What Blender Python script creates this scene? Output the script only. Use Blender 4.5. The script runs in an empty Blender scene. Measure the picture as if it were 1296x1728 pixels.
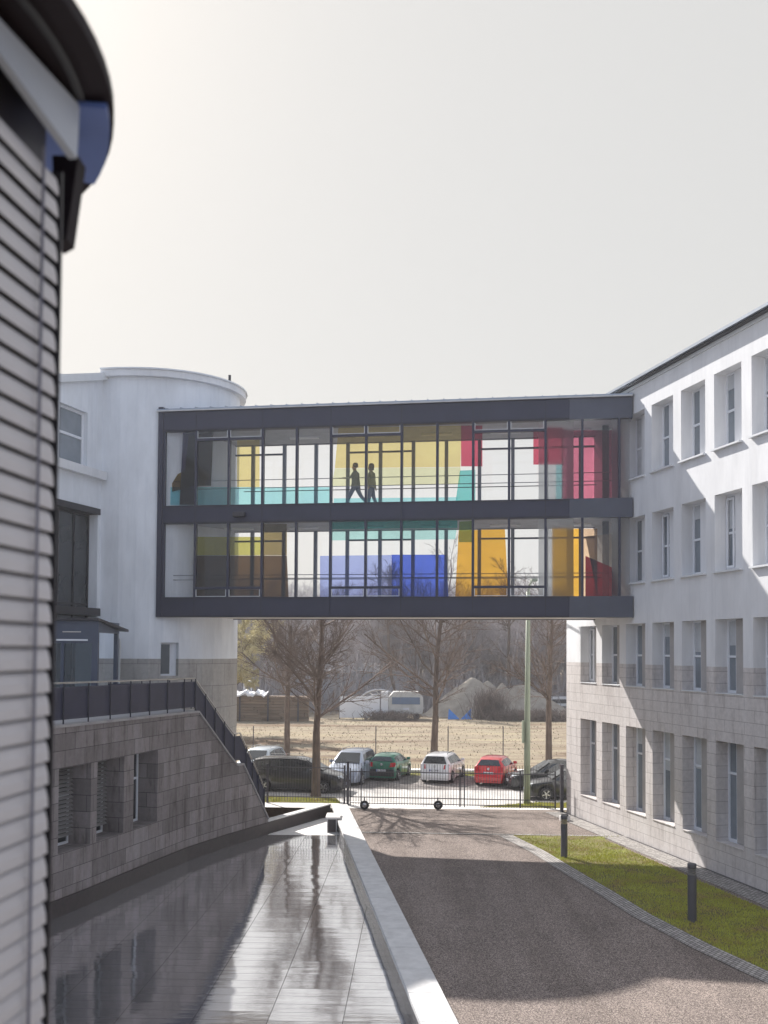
import bpy, bmesh, math, random
import numpy as np
from mathutils import Vector, Matrix
random.seed(7); np.random.seed(7)
S = bpy.context.scene; C = S.collection
R = math.radians
# ------------------------------------------------------------------ camera
H = 6.9; F = 1750.; PX = 648.; PY = 1036.; TH = R(2.0); RO = R(.35)
_f = Vector((0, math.cos(TH), math.sin(TH))); _u0 = Vector((0, -math.sin(TH), math.cos(TH))); _r0 = Vector((1, 0, 0))
_r = _r0*math.cos(RO)+_u0*math.sin(RO); _u = _u0*math.cos(RO)-_r0*math.sin(RO)
EYE = Vector((0, 0, H))
cd = bpy.data.cameras.new('camera'); cam = bpy.data.objects.new('camera', cd); C.objects.link(cam); S.camera = cam
cd.sensor_fit = 'VERTICAL'; cd.sensor_height = 36; cd.lens = F/1728*36; cd.shift_y = (PY-864)/1728
cd.clip_start = .05; cd.clip_end = 3000
m3 = Matrix((_r, _u, -_f)).transposed(); cam.matrix_world = Matrix.Translation(EYE) @ m3.to_4x4()
cd.dof.use_dof = True; cd.dof.focus_distance = 40; cd.dof.aperture_fstop = 1.8
S.render.resolution_x = 768; S.render.resolution_y = 1024
# ------------------------------------------------------------------ world, sun, exposure
SUN_EL = 37.2; SUN_V = Vector((-.53, .85, 0)).normalized()          # horizontal direction towards the sun
w = bpy.data.worlds.new('World'); S.world = w; w.use_nodes = True
nt = w.node_tree; nt.nodes.clear()
sky = nt.nodes.new('ShaderNodeTexSky'); sky.sky_type = 'NISHITA'; sky.sun_disc = False
sky.sun_elevation = R(SUN_EL); sky.sun_rotation = math.atan2(SUN_V.x, SUN_V.y); sky.dust_density = 4; sky.air_density = 1.0; sky.ozone_density = 1
bg1 = nt.nodes.new('ShaderNodeBackground'); bg1.inputs[1].default_value = .05
bg2 = nt.nodes.new('ShaderNodeBackground'); bg2.inputs[0].default_value = (.55, .543, .522, 1); bg2.inputs[1].default_value = .89
_tc = nt.nodes.new('ShaderNodeTexCoord'); _sx = nt.nodes.new('ShaderNodeSeparateXYZ'); _rp = nt.nodes.new('ShaderNodeValToRGB')   # brighter half of the sky round the sun, bluer behind
nt.links.new(_tc.outputs['Generated'], _sx.inputs[0]); nt.links.new(_sx.outputs[1], _rp.inputs[0]); nt.links.new(_rp.outputs[0], bg2.inputs[0])
_rp.color_ramp.elements[0].position = 0.; _rp.color_ramp.elements[0].color = (.44, .49, .60, 1); _rp.color_ramp.elements[1].position = .6; _rp.color_ramp.elements[1].color = (.525, .518, .499, 1)
mx = nt.nodes.new('ShaderNodeMixShader'); mx.inputs[0].default_value = .84
wo = nt.nodes.new('ShaderNodeOutputWorld')
L = nt.links.new
L(sky.outputs[0], bg1.inputs[0]); L(bg1.outputs[0], mx.inputs[1]); L(bg2.outputs[0], mx.inputs[2]); L(mx.outputs[0], wo.inputs[0])
sl = bpy.data.lights.new('sun', 'SUN'); sl.energy = 5.0; sl.angle = R(.6); sl.color = (1, .955, .90)
so = bpy.data.objects.new('sun', sl); C.objects.link(so)
sd = Vector((SUN_V.x*math.cos(R(SUN_EL)), SUN_V.y*math.cos(R(SUN_EL)), math.sin(R(SUN_EL))))
so.rotation_euler = sd.to_track_quat('Z', 'Y').to_euler()
S.view_settings.view_transform = 'Standard'; S.view_settings.look = 'None'; S.view_settings.exposure = .78; S.view_settings.gamma = 1
# ------------------------------------------------------------------ calibration helpers: pixel of the photo -> point in the place
def ray(x, y): return _f+_r*((x-PX)/F)-_u*((y-PY)/F)
def G(x, y, z=0.): d = ray(x, y); return EYE+d*((z-H)/d.z)
def D(x, y, Y): d = ray(x, y); return EYE+d*(Y/d.y)
# ------------------------------------------------------------------ materials
def new_mat(name):
    m = bpy.data.materials.new(name); m.use_nodes = True; n = m.node_tree; b = n.nodes['Principled BSDF']
    return m, n, b
def mapping(n, src='Object', sc=(1, 1, 1)):
    t = n.nodes.new('ShaderNodeTexCoord'); mp = n.nodes.new('ShaderNodeMapping'); mp.inputs['Scale'].default_value = sc
    n.links.new(t.outputs[src], mp.inputs[0]); return mp.outputs[0]
def noise(n, vec, scale, detail=4, rough=.6):
    t = n.nodes.new('ShaderNodeTexNoise'); t.inputs['Scale'].default_value = scale; t.inputs['Detail'].default_value = detail
    t.inputs['Roughness'].default_value = rough; n.links.new(vec, t.inputs['Vector']); return t.outputs['Fac']
def ramp(n, fac, stops):
    r = n.nodes.new('ShaderNodeValToRGB'); e = r.color_ramp.elements
    while len(e) < len(stops): e.new(.5)
    for i, (p, c) in enumerate(stops): e[i].position = p; e[i].color = (*c, 1) if len(c) == 3 else c
    n.links.new(fac, r.inputs[0]); return r.outputs[0]
def mixc(n, fac, a, b, mode='MIX'):
    m = n.nodes.new('ShaderNodeMix'); m.data_type = 'RGBA'; m.blend_type = mode
    for i, v in ((0, fac), (6, a), (7, b)):
        if hasattr(v, 'links') or hasattr(v, 'is_linked'): n.links.new(v, m.inputs[i])
        else: m.inputs[i].default_value = v if i == 0 else (*v, 1)
    return m.outputs[2]
def bump(n, b, h, st, dist=.01):
    k = n.nodes.new('ShaderNodeBump'); k.inputs['Strength'].default_value = st; k.inputs['Distance'].default_value = dist
    n.links.new(h, k.inputs['Height']); n.links.new(k.outputs[0], b.inputs['Normal'])
def mk(name, col, rough=.6, var=.12, vs=2., sc=(1, 1, 1), metal=0., bmp=0., bs=60., coat=0., spec=.5, col2=None):
    m, n, b = new_mat(name); v = mapping(n, 'Object', sc)
    f = noise(n, v, vs); c1 = tuple(max(0, c*(1-var)) for c in col); c2 = col2 or tuple(c*(1+var) for c in col)
    n.links.new(ramp(n, f, [(.3, c1), (.7, c2)]), b.inputs['Base Color'])
    b.inputs['Roughness'].default_value = rough; b.inputs['Metallic'].default_value = metal
    b.inputs['Coat Weight'].default_value = coat; b.inputs['Coat Roughness'].default_value = .05; b.inputs['Specular IOR Level'].default_value = spec
    if bmp: bump(n, b, noise(n, mapping(n), bs, 5), bmp)
    return m
M = {}
def plaster(name, col):
    m, n, b = new_mat(name)
    f1 = noise(n, mapping(n, 'Object', (1, 1, .35)), 1.1, 6, .65); f2 = noise(n, mapping(n, 'Object', (1, 1, .06)), 5, 5, .7)
    c = mixc(n, 1., ramp(n, f1, [(.3, tuple(x*.84 for x in col)), (.65, col)]), ramp(n, f2, [(.3, (.93, .935, .945)), (.5, (1, 1, 1))]), 'MULTIPLY')
    n.links.new(c, b.inputs['Base Color']); b.inputs['Roughness'].default_value = .85
    bump(n, b, noise(n, mapping(n), 90, 3), .25, .004); return m
def cladding(name, c1, c2, mortar, bw, rh, stain=.5):
    m, n, b = new_mat(name); t = n.nodes.new('ShaderNodeTexCoord'); uv = t.outputs['UV']
    k = n.nodes.new('ShaderNodeTexBrick'); k.inputs['Scale'].default_value = 1; k.inputs['Brick Width'].default_value = bw; k.inputs['Row Height'].default_value = rh
    k.inputs['Mortar Size'].default_value = .008; k.inputs['Mortar Smooth'].default_value = .2; k.inputs['Color1'].default_value = (*c1, 1); k.inputs['Color2'].default_value = (*c2, 1)
    k.inputs['Mortar'].default_value = (*mortar, 1); k.offset = .5; n.links.new(uv, k.inputs['Vector'])
    mp = n.nodes.new('ShaderNodeMapping'); mp.inputs['Scale'].default_value = (1.6, .28, 1); n.links.new(uv, mp.inputs[0])
    f = noise(n, mp.outputs[0], 1.6, 7, .7); f2 = noise(n, uv, 7, 6, .7)
    c = mixc(n, stain, k.outputs[0], ramp(n, f, [(.34, (.30, .25, .23)), (.46, (.8, .77, .75)), (.62, (1, 1, 1))]), 'MULTIPLY')
    c = mixc(n, .5, c, ramp(n, f2, [(.3, (.7, .7, .7)), (.7, (1.15, 1.12, 1.1))]), 'MULTIPLY')
    n.links.new(c, b.inputs['Base Color']); b.inputs['Roughness'].default_value = .75
    bump(n, b, k.outputs['Fac'], -.6, .01); return m
M['plaster'] = plaster('plaster', (.78, .785, .80))
M['plaster_cool'] = plaster('plaster_cool', (.82, .85, .89))
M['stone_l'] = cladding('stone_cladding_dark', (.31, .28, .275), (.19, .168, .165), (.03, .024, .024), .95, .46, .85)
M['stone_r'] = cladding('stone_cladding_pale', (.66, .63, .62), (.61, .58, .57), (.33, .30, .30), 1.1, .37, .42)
M['stone_t'] = cladding('stone_cladding_tower', (.47, .46, .44), (.40, .385, .37), (.16, .15, .15), 1.6, .9, .35)
M['navy'] = mk('navy_metal', (.024, .026, .055), .38, .12, 1.2, metal=.0, spec=.5)
M['navy_seam'] = mk('navy_joint', (.018, .018, .032), .5)
M['navy_grey'] = mk('blue_grey_cladding', (.26, .30, .34), .4, .1, .8)
M['pale_clad'] = mk('pale_cladding', (.62, .64, .65), .5, .06, .8)
M['dark_metal'] = mk('dark_metal', (.03, .028, .034), .42)
M['rail_navy'] = mk('railing_navy', (.028, .030, .062), .5, .15, 2)
M['steel'] = mk('brushed_steel', (.5, .48, .46), .3, .1, 3, metal=.9)
M['roofmetal'] = mk('zinc_roof', (.32, .36, .42), .38, .12, 2, metal=.6)
M['white'] = mk('white_paint', (.80, .81, .83), .45, .04)
M['white_frame'] = mk('white_window_frame', (.78, .80, .84), .4, .03)
M['sillm'] = mk('sill_metal', (.70, .72, .74), .4, .05)
M['winglass'] = mk('window_glass', (.20, .23, .26), .04, .25, .6, spec=.9)
M['dkglass'] = mk('dark_window_glass', (.035, .04, .045), .04, .3, .5, spec=.8)
M['floor_in'] = mk('interior_floor', (.35, .36, .38), .5)
M['ceil_in'] = mk('interior_ceiling', (.50, .50, .53), .7)
M['granite'] = mk('pale_granite', (.60, .59, .58), .55, .14, 3, bmp=.1)
M['darkgranite'] = mk('dark_granite', (.030, .021, .022), .5, .3, 6)
M['soil'] = mk('soil', (.12, .09, .07), .95, .3, 5, bmp=.5, bs=30)
M['bark'] = mk('bark', (.13, .095, .075), .9, .4, 6, sc=(1, 1, .25), bmp=.5, bs=25)
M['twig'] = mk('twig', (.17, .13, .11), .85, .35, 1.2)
M['twig_far'] = mk('twig_far', (.42, .39, .40), .9, .4, .15)  # distant twigs paled: part of the haze is put into this colour
M['blossom'] = mk('blossom', (.62, .56, .34), .8, .2, 1)
M['person1'] = mk('dark_cloth', (.24, .25, .30), .9); M['hair'] = mk('dark_hair', (.07, .05, .035), .7)
M['jeans'] = mk('dark_trousers', (.16, .19, .28), .9); M['skin'] = mk('skin', (.45, .28, .2), .6)
M['jacket'] = mk('jacket', (.34, .32, .22), .9)
M['slat'] = mk('blind_slat', (.48, .47, .49), .42, .05, 2)
M['canopy'] = mk('canopy_underside', (.010, .006, .009), .7, .2, 1, spec=.2)
M['flare_blue'] = mk('canopy_blue_flare_band', (.10, .16, .42), .4, .15, 1)
M['cord'] = mk('ladder_tape', (.16, .16, .2), .7)
M['tyre'] = mk('tyre_rubber', (.015, .015, .016), .8); M['rim'] = mk('alloy_rim', (.55, .55, .57), .3, .05, metal=.7)
M['carglass'] = mk('car_glass', (.02, .025, .03), .05, .2, 2, spec=.9); M['trim'] = mk('black_plastic', (.022, .022, .025), .55)
M['lamp_red'] = mk('tail_light', (.45, .01, .02), .15); M['lamp_white'] = mk('headlight', (.6, .65, .7), .08, .15, 8)
M['plate'] = mk('number_plate', (.65, .66, .7), .5); M['plate_ink'] = mk('plate_lettering', (.03, .03, .05), .6); M['plate_blue'] = mk('plate_band', (.03, .08, .4), .5)
def paint(name, col, metal=.2): return mk(name, col, .3, .05, 1.5, metal=metal, coat=.9)
# glass that lets you look through and mirrors a little
def see_glass(name, tint=(.93, .95, .96), refl=1.):
    m, n, b = new_mat(name); n.nodes.remove(b); out = n.nodes['Material Output']
    t = n.nodes.new('ShaderNodeBsdfTransparent'); t.inputs[0].default_value = (*tint, 1)
    g = n.nodes.new('ShaderNodeBsdfGlossy'); g.inputs['Roughness'].default_value = .01; g.inputs['Color'].default_value = (.9, .95, 1, 1)
    fr = n.nodes.new('ShaderNodeFresnel'); fr.inputs[0].default_value = 1.45
    x = n.nodes.new('ShaderNodeMixShader'); k = n.nodes.new('ShaderNodeMath'); k.operation = 'MULTIPLY'; k.inputs[1].default_value = refl
    n.links.new(fr.outputs[0], k.inputs[0]); n.links.new(k.outputs[0], x.inputs[0]); n.links.new(t.outputs[0], x.inputs[1]); n.links.new(g.outputs[0], x.inputs[2]); n.links.new(x.outputs[0], out.inputs[0])
    return m
def tint_mat(name, col, veil=.12):
    # coloured film: tints what is behind it and scatters a little of its own colour
    m, n, b = new_mat(name); n.nodes.remove(b); out = n.nodes['Material Output']
    t = n.nodes.new('ShaderNodeBsdfTransparent'); v = mapping(n); f = noise(n, v, .7, 3)
    s = [c**.5 for c in col]                                       # the panel is a thin box: light crosses two faces
    n.links.new(ramp(n, f, [(.3, tuple(c*.95 for c in s)), (.7, tuple(min(1, c*1.04) for c in s))]), t.inputs[0])
    d = n.nodes.new('ShaderNodeBsdfTranslucent'); d.inputs[0].default_value = (*col, 1)
    x = n.nodes.new('ShaderNodeMixShader'); x.inputs[0].default_value = veil
    n.links.new(t.outputs[0], x.inputs[1]); n.links.new(d.outputs[0], x.inputs[2]); n.links.new(x.outputs[0], out.inputs[0]); return m
M['glass'] = see_glass('clear_glass', (1, 1, 1), .7); M['glass2'] = see_glass('tinted_glass', (.62, .68, .72), 1.2)
# ------------------------------------------------------------------ mesh helpers
class MB:
    def __init__(s): s.v = []; s.f = []; s.uv = []; s.smooth = False
    def face(s, pts, uvs=None):
        i = len(s.v); s.v += [tuple(p) for p in pts]; s.f.append(tuple(range(i, i+len(pts)))); s.uv.append(uvs or [(p[0], p[2]) for p in pts]); return s
    def box(s, lo, hi, fr=None):
        x0, y0, z0 = lo; x1, y1, z1 = hi
        c = [Vector(p) for p in ((x0, y0, z0), (x1, y0, z0), (x1, y1, z0), (x0, y1, z0), (x0, y0, z1), (x1, y0, z1), (x1, y1, z1), (x0, y1, z1))]
        if fr is not None: c = [fr @ p for p in c]
        for q in ((0, 3, 2, 1), (4, 5, 6, 7), (0, 1, 5, 4), (1, 2, 6, 5), (2, 3, 7, 6), (3, 0, 4, 7)): s.face([c[k] for k in q])
        return s
    def slab(s, poly, z0, z1):                                      # extruded polygon (list of xy), counter-clockwise
        n = len(poly); s.face([(p[0], p[1], z1) for p in poly], [(p[0], p[1]) for p in poly])
        for i in range(n):
            a, b = poly[i], poly[(i+1) % n]; s.face([(a[0], a[1], z0), (b[0], b[1], z0), (b[0], b[1], z1), (a[0], a[1], z1)])
        s.face([(p[0], p[1], z0) for p in reversed(poly)]); return s
    def hexa(s, q, off):                                            # quad q (4 Vectors) given a thickness vector
        q = [Vector(p) for p in q]; o = [p+off for p in q]; s.face(q); s.face(o[::-1])
        for i in range(4): j = (i+1) % 4; s.face([q[j], q[i], o[i], o[j]])
        return s
    def tube(s, pts, rad, n=8, cap=True):
        pts = [Vector(p) for p in pts]; rad = rad if isinstance(rad, (list, tuple)) else [rad]*len(pts); rings = []
        for i, p in enumerate(pts):
            t = (pts[min(i+1, len(pts)-1)]-pts[max(i-1, 0)]).normalized(); a = t.orthogonal().normalized() if abs(t.z) > .9 else t.cross(Vector((0, 0, 1))).normalized()
            if abs(t.z) > .9: a = Vector((1, 0, 0))-t*t.x; a.normalize()
            b = t.cross(a); rings.append([p+(a*math.cos(2*math.pi*k/n)+b*math.sin(2*math.pi*k/n))*rad[i] for k in range(n)])
        base = len(s.v)
        for r_ in rings: s.v += [tuple(q) for q in r_]
        for i in range(len(rings)-1):
            for k in range(n):
                k2 = (k+1) % n; s.f.append((base+i*n+k, base+i*n+k2, base+(i+1)*n+k2, base+(i+1)*n+k)); s.uv.append([(0, 0)]*4)
        if cap:
            s.f.append(tuple(base+k for k in reversed(range(n)))); s.uv.append([(0, 0)]*n)
            e = base+(len(rings)-1)*n; s.f.append(tuple(e+k for k in range(n))); s.uv.append([(0, 0)]*n)
        return s
    def lathe(s, prof, c, axis='Z', n=24, fr=None):                 # prof: list of (r, h)
        base = len(s.v)
        for (r_, h) in prof:
            for k in range(n):
                a = 2*math.pi*k/n; x, y = r_*math.cos(a), r_*math.sin(a)
                p = Vector((x, y, h)) if axis == 'Z' else Vector((x, h, y)); p += Vector(c)
                if fr is not None: p = fr @ p
                s.v.append(tuple(p))
        for i in range(len(prof)-1):
            for k in range(n):
                k2 = (k+1) % n; s.f.append((base+i*n+k, base+i*n+k2, base+(i+1)*n+k2, base+(i+1)*n+k)); s.uv.append([(0, 0)]*4)
        s.f.append(tuple(base+k for k in range(n))); s.uv.append([(0, 0)]*n)
        e = base+(len(prof)-1)*n; s.f.append(tuple(e+k for k in range(n))); s.uv.append([(0, 0)]*n); return s
    def build(s, name, mat, parent=None, smooth=False, fix=False, bev=0):
        me = bpy.data.meshes.new(name); me.from_pydata(s.v, [], s.f)
        ul = me.uv_layers.new(name='UVMap'); flat = [c for u in s.uv for p in u for c in p]
        if len(flat) == len(ul.data)*2: ul.data.foreach_set('uv', flat)
        if fix or bev:
            bm = bmesh.new(); bm.from_mesh(me); bmesh.ops.remove_doubles(bm, verts=bm.verts, dist=1e-5)
            bmesh.ops.recalc_face_normals(bm, faces=bm.faces)
            if bev: bmesh.ops.bevel(bm, geom=[e for e in bm.edges if e.calc_face_angle(0) > .5], offset=bev, segments=2, affect='EDGES', profile=.6)
            bm.to_mesh(me); bm.free()
        me.materials.append(M[mat] if isinstance(mat, str) else mat)
        if smooth: me.polygons.foreach_set('use_smooth', [True]*len(me.polygons))
        me.update(); o = bpy.data.objects.new(name, me); C.objects.link(o)
        if parent: o.parent = parent
        return o
def thing(name, label, cat, loc=(0, 0, 0), rz=0, group=None):
    o = bpy.data.objects.new(name, None); C.objects.link(o); o.location = loc; o.rotation_euler = (0, 0, rz); o.empty_display_size = .3
    return tag(o, label, cat, group)
def tag(o, label=None, cat=None, group=None, kind=None):
    for k, v in (('label', label), ('category', cat), ('group', group), ('kind', kind)):
        if v: o[k] = v
    return o
def struct(o): o['kind'] = 'structure'; return o
def copy_tree(o, parent=None):
    c = o.copy(); C.objects.link(c); c.parent = parent
    for k in list(o.children): copy_tree(k, c)
    return c
# path along a wall: s = metres along, off = metres outwards (courtyard side)
class Path:
    def __init__(p, pts, side=1):
        p.p = [Vector((a[0], a[1], 0)) for a in pts]; p.s = [0]; p.side = side
        for a, b in zip(p.p, p.p[1:]): p.s.append(p.s[-1]+(b-a).length)
        p.L = p.s[-1]
    def seg(p, s):
        i = 0
        while i < len(p.p)-2 and s > p.s[i+1]+1e-9: i += 1
        return i
    def nrm(p, i):
        d = (p.p[i+1]-p.p[i]).normalized(); return Vector((d.y, -d.x, 0))*p.side
    def at(p, s, z, off=0):
        i = p.seg(s); d = (p.p[i+1]-p.p[i]).normalized(); P = p.p[i]+d*(s-p.s[i]); n = p.nrm(i)
        for j, e in ((i-1, 0), (i+1, 1)):                            # mitre near joints
            if 0 <= j < len(p.p)-1 and abs(s-p.s[i+e]) < 1e-6: n = (n+p.nrm(j)).normalized()
        q = P+n*off; q.z = z; return q
def wall(path, top, openings, depth, zsplits=(), z0=0., thick=.4, smin=0, smax=None, back=False):
    """returns dict z-range -> MB ; openings = (s0,s1,z0,z1)"""
    smax = smax or path.L
    ss = sorted(set([smin, smax]+[round(a, 4) for a in path.s if smin < a < smax]+[round(x, 4) for o in openings for x in o[:2]]+[x for x in getattr(top, 'brk', []) if smin < x < smax]))
    zs = sorted(set([z0]+[round(x, 4) for o in openings for x in o[2:]]+list(zsplits)))
    tf = top if callable(top) else (lambda s: top)
    bands = [z0]+list(zsplits); mbs = [MB() for _ in bands]
    def which(z): return max(i for i, b in enumerate(bands) if z >= b-1e-6)
    def quad(mb, pts, uv): mb.face(pts, uv)
    for a, b in zip(ss, ss[1:]):
        m = (a+b)/2; ta, tb = tf(a+1e-4), tf(b-1e-4); lv = [z for z in zs if z < min(ta, tb)-1e-3]
        for k, lo in enumerate(lv):
            last = k == len(lv)-1; ha, hb = (ta, tb) if last else (lv[k+1],)*2
            if any(o[0]-1e-4 <= a and b <= o[1]+1e-4 and o[2]-1e-3 <= lo and max(ha, hb) <= o[3]+1e-3 for o in openings): continue
            quad(mbs[which(lo)], [path.at(a, lo), path.at(b, lo), path.at(b, hb), path.at(a, ha)], [(a, lo), (b, lo), (b, hb), (a, ha)])
        quad(mbs[-1], [path.at(a, ta), path.at(b, tb), path.at(b, tb, -thick), path.at(a, ta, -thick)], [(a, ta), (b, tb), (b, tb+thick), (a, ta+thick)])
        if back: quad(mbs[-1], [path.at(b, z0, -thick), path.at(a, z0, -thick), path.at(a, ta, -thick), path.at(b, tb, -thick)], [(b, z0), (a, z0), (a, ta), (b, tb)])
    for (a, b, lo, hi) in openings:
        cuts = [lo]+[z for z in zsplits if lo < z < hi]+[hi]
        for l2, h2 in zip(cuts, cuts[1:]):
            mb = mbs[which(l2)]
            quad(mb, [path.at(a, l2), path.at(a, h2), path.at(a, h2, -depth), path.at(a, l2, -depth)], [(a, l2), (a, h2), (a+depth, h2), (a+depth, l2)])
            quad(mb, [path.at(b, l2), path.at(b, h2), path.at(b, h2, -depth), path.at(b, l2, -depth)], [(b, l2), (b, h2), (b+depth, h2), (b+depth, l2)])
        quad(mbs[which(lo)], [path.at(a, lo), path.at(b, lo), path.at(b, lo, -depth), path.at(a, lo, -depth)], [(a, lo), (b, lo), (b, lo+depth), (a, lo+depth)])
        quad(mbs[which(hi-.01)], [path.at(a, hi), path.at(b, hi), path.at(b, hi, -depth), path.at(a, hi, -depth)], [(a, hi), (b, hi), (b, hi+depth), (a, hi+depth)])
    return mbs
def pbox(mb, path, s0, s1, z0, z1, o0, o1):                          # box following a path
    ss = [s0]+[x for x in path.s if s0 < x < s1]+[s1]
    for a, b in zip(ss, ss[1:]):
        c = [path.at(a, z0, o0), path.at(b, z0, o0), path.at(b, z0, o1), path.at(a, z0, o1), path.at(a, z1, o0), path.at(b, z1, o0), path.at(b, z1, o1), path.at(a, z1, o1)]
        for q in ((0, 3, 2, 1), (4, 5, 6, 7), (0, 1, 5, 4), (2, 3, 7, 6)): mb.face([c[k] for k in q], [(a, z0), (b, z0), (b, z1), (a, z1)])
        if a == s0: mb.face([c[k] for k in (3, 0, 4, 7)])
        if b == s1: mb.face([c[k] for k in (1, 2, 6, 5)])
    return mb
# ================================================================== GROUND
def ground_mat():
    m, n, b = new_mat('ground'); v = mapping(n)
    f = noise(n, mapping(n, 'Object', (.35, 1.6, 1)), .45, 9, .72); f2 = noise(n, v, 5, 6, .75)
    c = ramp(n, f, [(.3, (.17, .13, .11)), (.42, (.30, .25, .19)), (.55, (.38, .33, .245)), (.7, (.32, .31, .19))])
    f3 = noise(n, mapping(n, 'Object', (.12, .5, 1)), .5, 5, .6)
    c = mixc(n, .6, c, ramp(n, f2, [(.35, (.55, .5, .5)), (.65, (1.1, 1.08, 1.05))]), 'MULTIPLY'); c = mixc(n, .9, c, ramp(n, f3, [(.38, (.62, .52, .48)), (.5, (1, 1, 1)), (.65, (1.15, 1.12, 1.05))]), 'MULTIPLY')
    n.links.new(c, b.inputs['Base Color']); b.inputs['Roughness'].default_value = 1; b.inputs['Specular IOR Level'].default_value = .1
    bump(n, b, f2, .8, .12); return m
M['ground'] = ground_mat()
def gravel_mat(name, c1, c2, c3, sc=26, st=.7):
    m, n, b = new_mat(name); v = mapping(n)
    vo = n.nodes.new('ShaderNodeTexVoronoi'); vo.inputs['Scale'].default_value = sc; n.links.new(v, vo.inputs['Vector'])
    f = noise(n, v, .5, 6, .7); sep = n.nodes.new('ShaderNodeSeparateColor'); n.links.new(vo.outputs['Color'], sep.inputs[0])
    c = ramp(n, sep.outputs[0], [(.05, c1), (.5, c2), (.97, c3)])
    c = mixc(n, .7, c, ramp(n, f, [(.3, (.78, .76, .76)), (.7, (1.1, 1.08, 1.06))]), 'MULTIPLY')
    n.links.new(c, b.inputs['Base Color']); b.inputs['Roughness'].default_value = .95; b.inputs['Specular IOR Level'].default_value = .2
    f9 = noise(n, mapping(n, 'Object', (1.2, .12, 1)), .9, 4, .6); c = mixc(n, .8, c, ramp(n, f9, [(.35, (.80, .79, .78)), (.55, (1, 1, 1)), (.7, (1.12, 1.11, 1.1))]), 'MULTIPLY'); n.links.new(c, b.inputs['Base Color'])
    bump(n, b, vo.outputs['Distance'], st, .02); return m
M['gravel'] = gravel_mat('gravel', (.085, .07, .065), (.225, .188, .17), (.48, .41, .365), 60)
M['asphalt'] = gravel_mat('pale_asphalt', (.44, .43, .42), (.54, .525, .51), (.62, .605, .59), 30, .2)
M['cobble_park'] = gravel_mat('parking_cobbles', (.14, .13, .125), (.22, .20, .19), (.30, .28, .27), 6, .5)
M['pale_pave'] = mk('pale_paving', (.72, .69, .66), .8, .08, 1.5, bmp=.15)
def cobble_mat():
    m, n, b = new_mat('cobble_setts'); v = mapping(n)
    k = n.nodes.new('ShaderNodeTexBrick'); k.inputs['Scale'].default_value = 1; k.inputs['Brick Width'].default_value = .16; k.inputs['Row Height'].default_value = .1; k.inputs['Mortar Size'].default_value = .014
    k.inputs['Color1'].default_value = (.50, .47, .44, 1); k.inputs['Color2'].default_value = (.30, .28, .27, 1); k.inputs['Mortar'].default_value = (.09, .08, .07, 1)
    t = n.nodes.new('ShaderNodeTexCoord'); n.links.new(t.outputs['UV'], k.inputs['Vector']); c = mixc(n, .6, k.outputs[0], ramp(n, noise(n, v, 1.5, 5), [(.3, (.7, .7, .7)), (.7, (1.1, 1.1, 1.1))]), 'MULTIPLY')
    n.links.new(c, b.inputs['Base Color']); b.inputs['Roughness'].default_value = .8; bump(n, b, k.outputs['Fac'], -.8, .02); return m
M['cobble'] = cobble_mat()
def grass_mat(name, a, b_, c_):
    m, n, b = new_mat(name); v = mapping(n); f = noise(n, v, 1.1, 6, .7); f2 = noise(n, v, 30, 3)
    c = mixc(n, .5, ramp(n, f, [(.32, a), (.5, b_), (.68, c_)]), ramp(n, f2, [(.3, (.6, .6, .6)), (.7, (1.2, 1.2, 1.2))]), 'MULTIPLY')
    n.links.new(c, b.inputs['Base Color']); b.inputs['Roughness'].default_value = .8; b.inputs['Specular IOR Level'].default_value = .2
    if 'blade' in name:
        b.inputs['Subsurface Weight'].default_value = 0
    return m
M['turf'] = grass_mat('turf', (.16, .11, .07), (.18, .17, .05), (.21, .23, .05))
M['blade'] = grass_mat('grass_blade', (.50, .38, .15), (.46, .46, .08), (.58, .58, .12))
def sheet(name, pts, z, mat, uvs=None):
    mb = MB(); mb.face([(p[0], p[1], z) for p in pts], uvs or [(p[0], p[1]) for p in pts]); o = mb.build(name, mat); return struct(o)
# path of the pool wall / stone wall foot (from near to far)
WP = Path([(-11.2, 18.5), (-10.1, 22.6), (-9.45, 25.0), (-8.84, 27.31), (-8.25, 29.25), (-7.53, 32.01), (-6.63, 35.3), (-5.61, 37.93), (-4.45, 40.46)], 1)
c1, c2 = G(603, 1390, .25), G(775, 1728, .25); e1, e2 = G(583, 1416, .25), G(711, 1728, .25)
dR = (c2-c1); dL = (e2-e1)
def lin(p, d, Y): t = (Y-p.y)/d.y; return p.x+d.x*t
Y_END = 45.0
copR = lambda Y: lin(c1, dR, Y); copL = lambda Y: lin(e1, dL, Y)
# main ground sheet: hole-free but sunk under the pool
pool_poly = [(copL(8), 8), (copL(40.9), 40.9), (-4.4, 40.9)] + [(p.x, p.y) for p in reversed(WP.p)][1:] + [(-14, 8)]
g = MB()
g.face([(-700, 46.2, -.02), (700, 46.2, -.02), (700, 1400, -.02), (-700, 1400, -.02)]); g.face([(copL(-60)+.3, -60, -.02), (700, -60, -.02), (700, 46.2, -.02), (copL(46.2)+.3, 46.2, -.02)])
g.face([(-700, -60, -.5), (copL(-60)+.3, -60, -.5), (copL(46.2)+.3, 46.2, -.5), (-700, 46.2, -.5)])
g.face([(-700, 46.2, -.5), (copL(46.2)+.3, 46.2, -.5), (copL(46.2)+.3, 46.2, -.02), (-700, 46.2, -.02)])
struct(g.build('ground', 'ground'))
FP = G(956, 1372); FQ = G(1296, 1508); fd = (FQ-FP).normalized(); fn = Vector((fd.y, -fd.x, 0))   # facade line; fn points to the courtyard
if fn.x > 0: fn = -fn
def fac(s, z, off=0): p = FP+fd*s+fn*off; return Vector((p.x, p.y, z))
gx = lambda s: (fac(s, 0).x, fac(s, 0).y)
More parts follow.
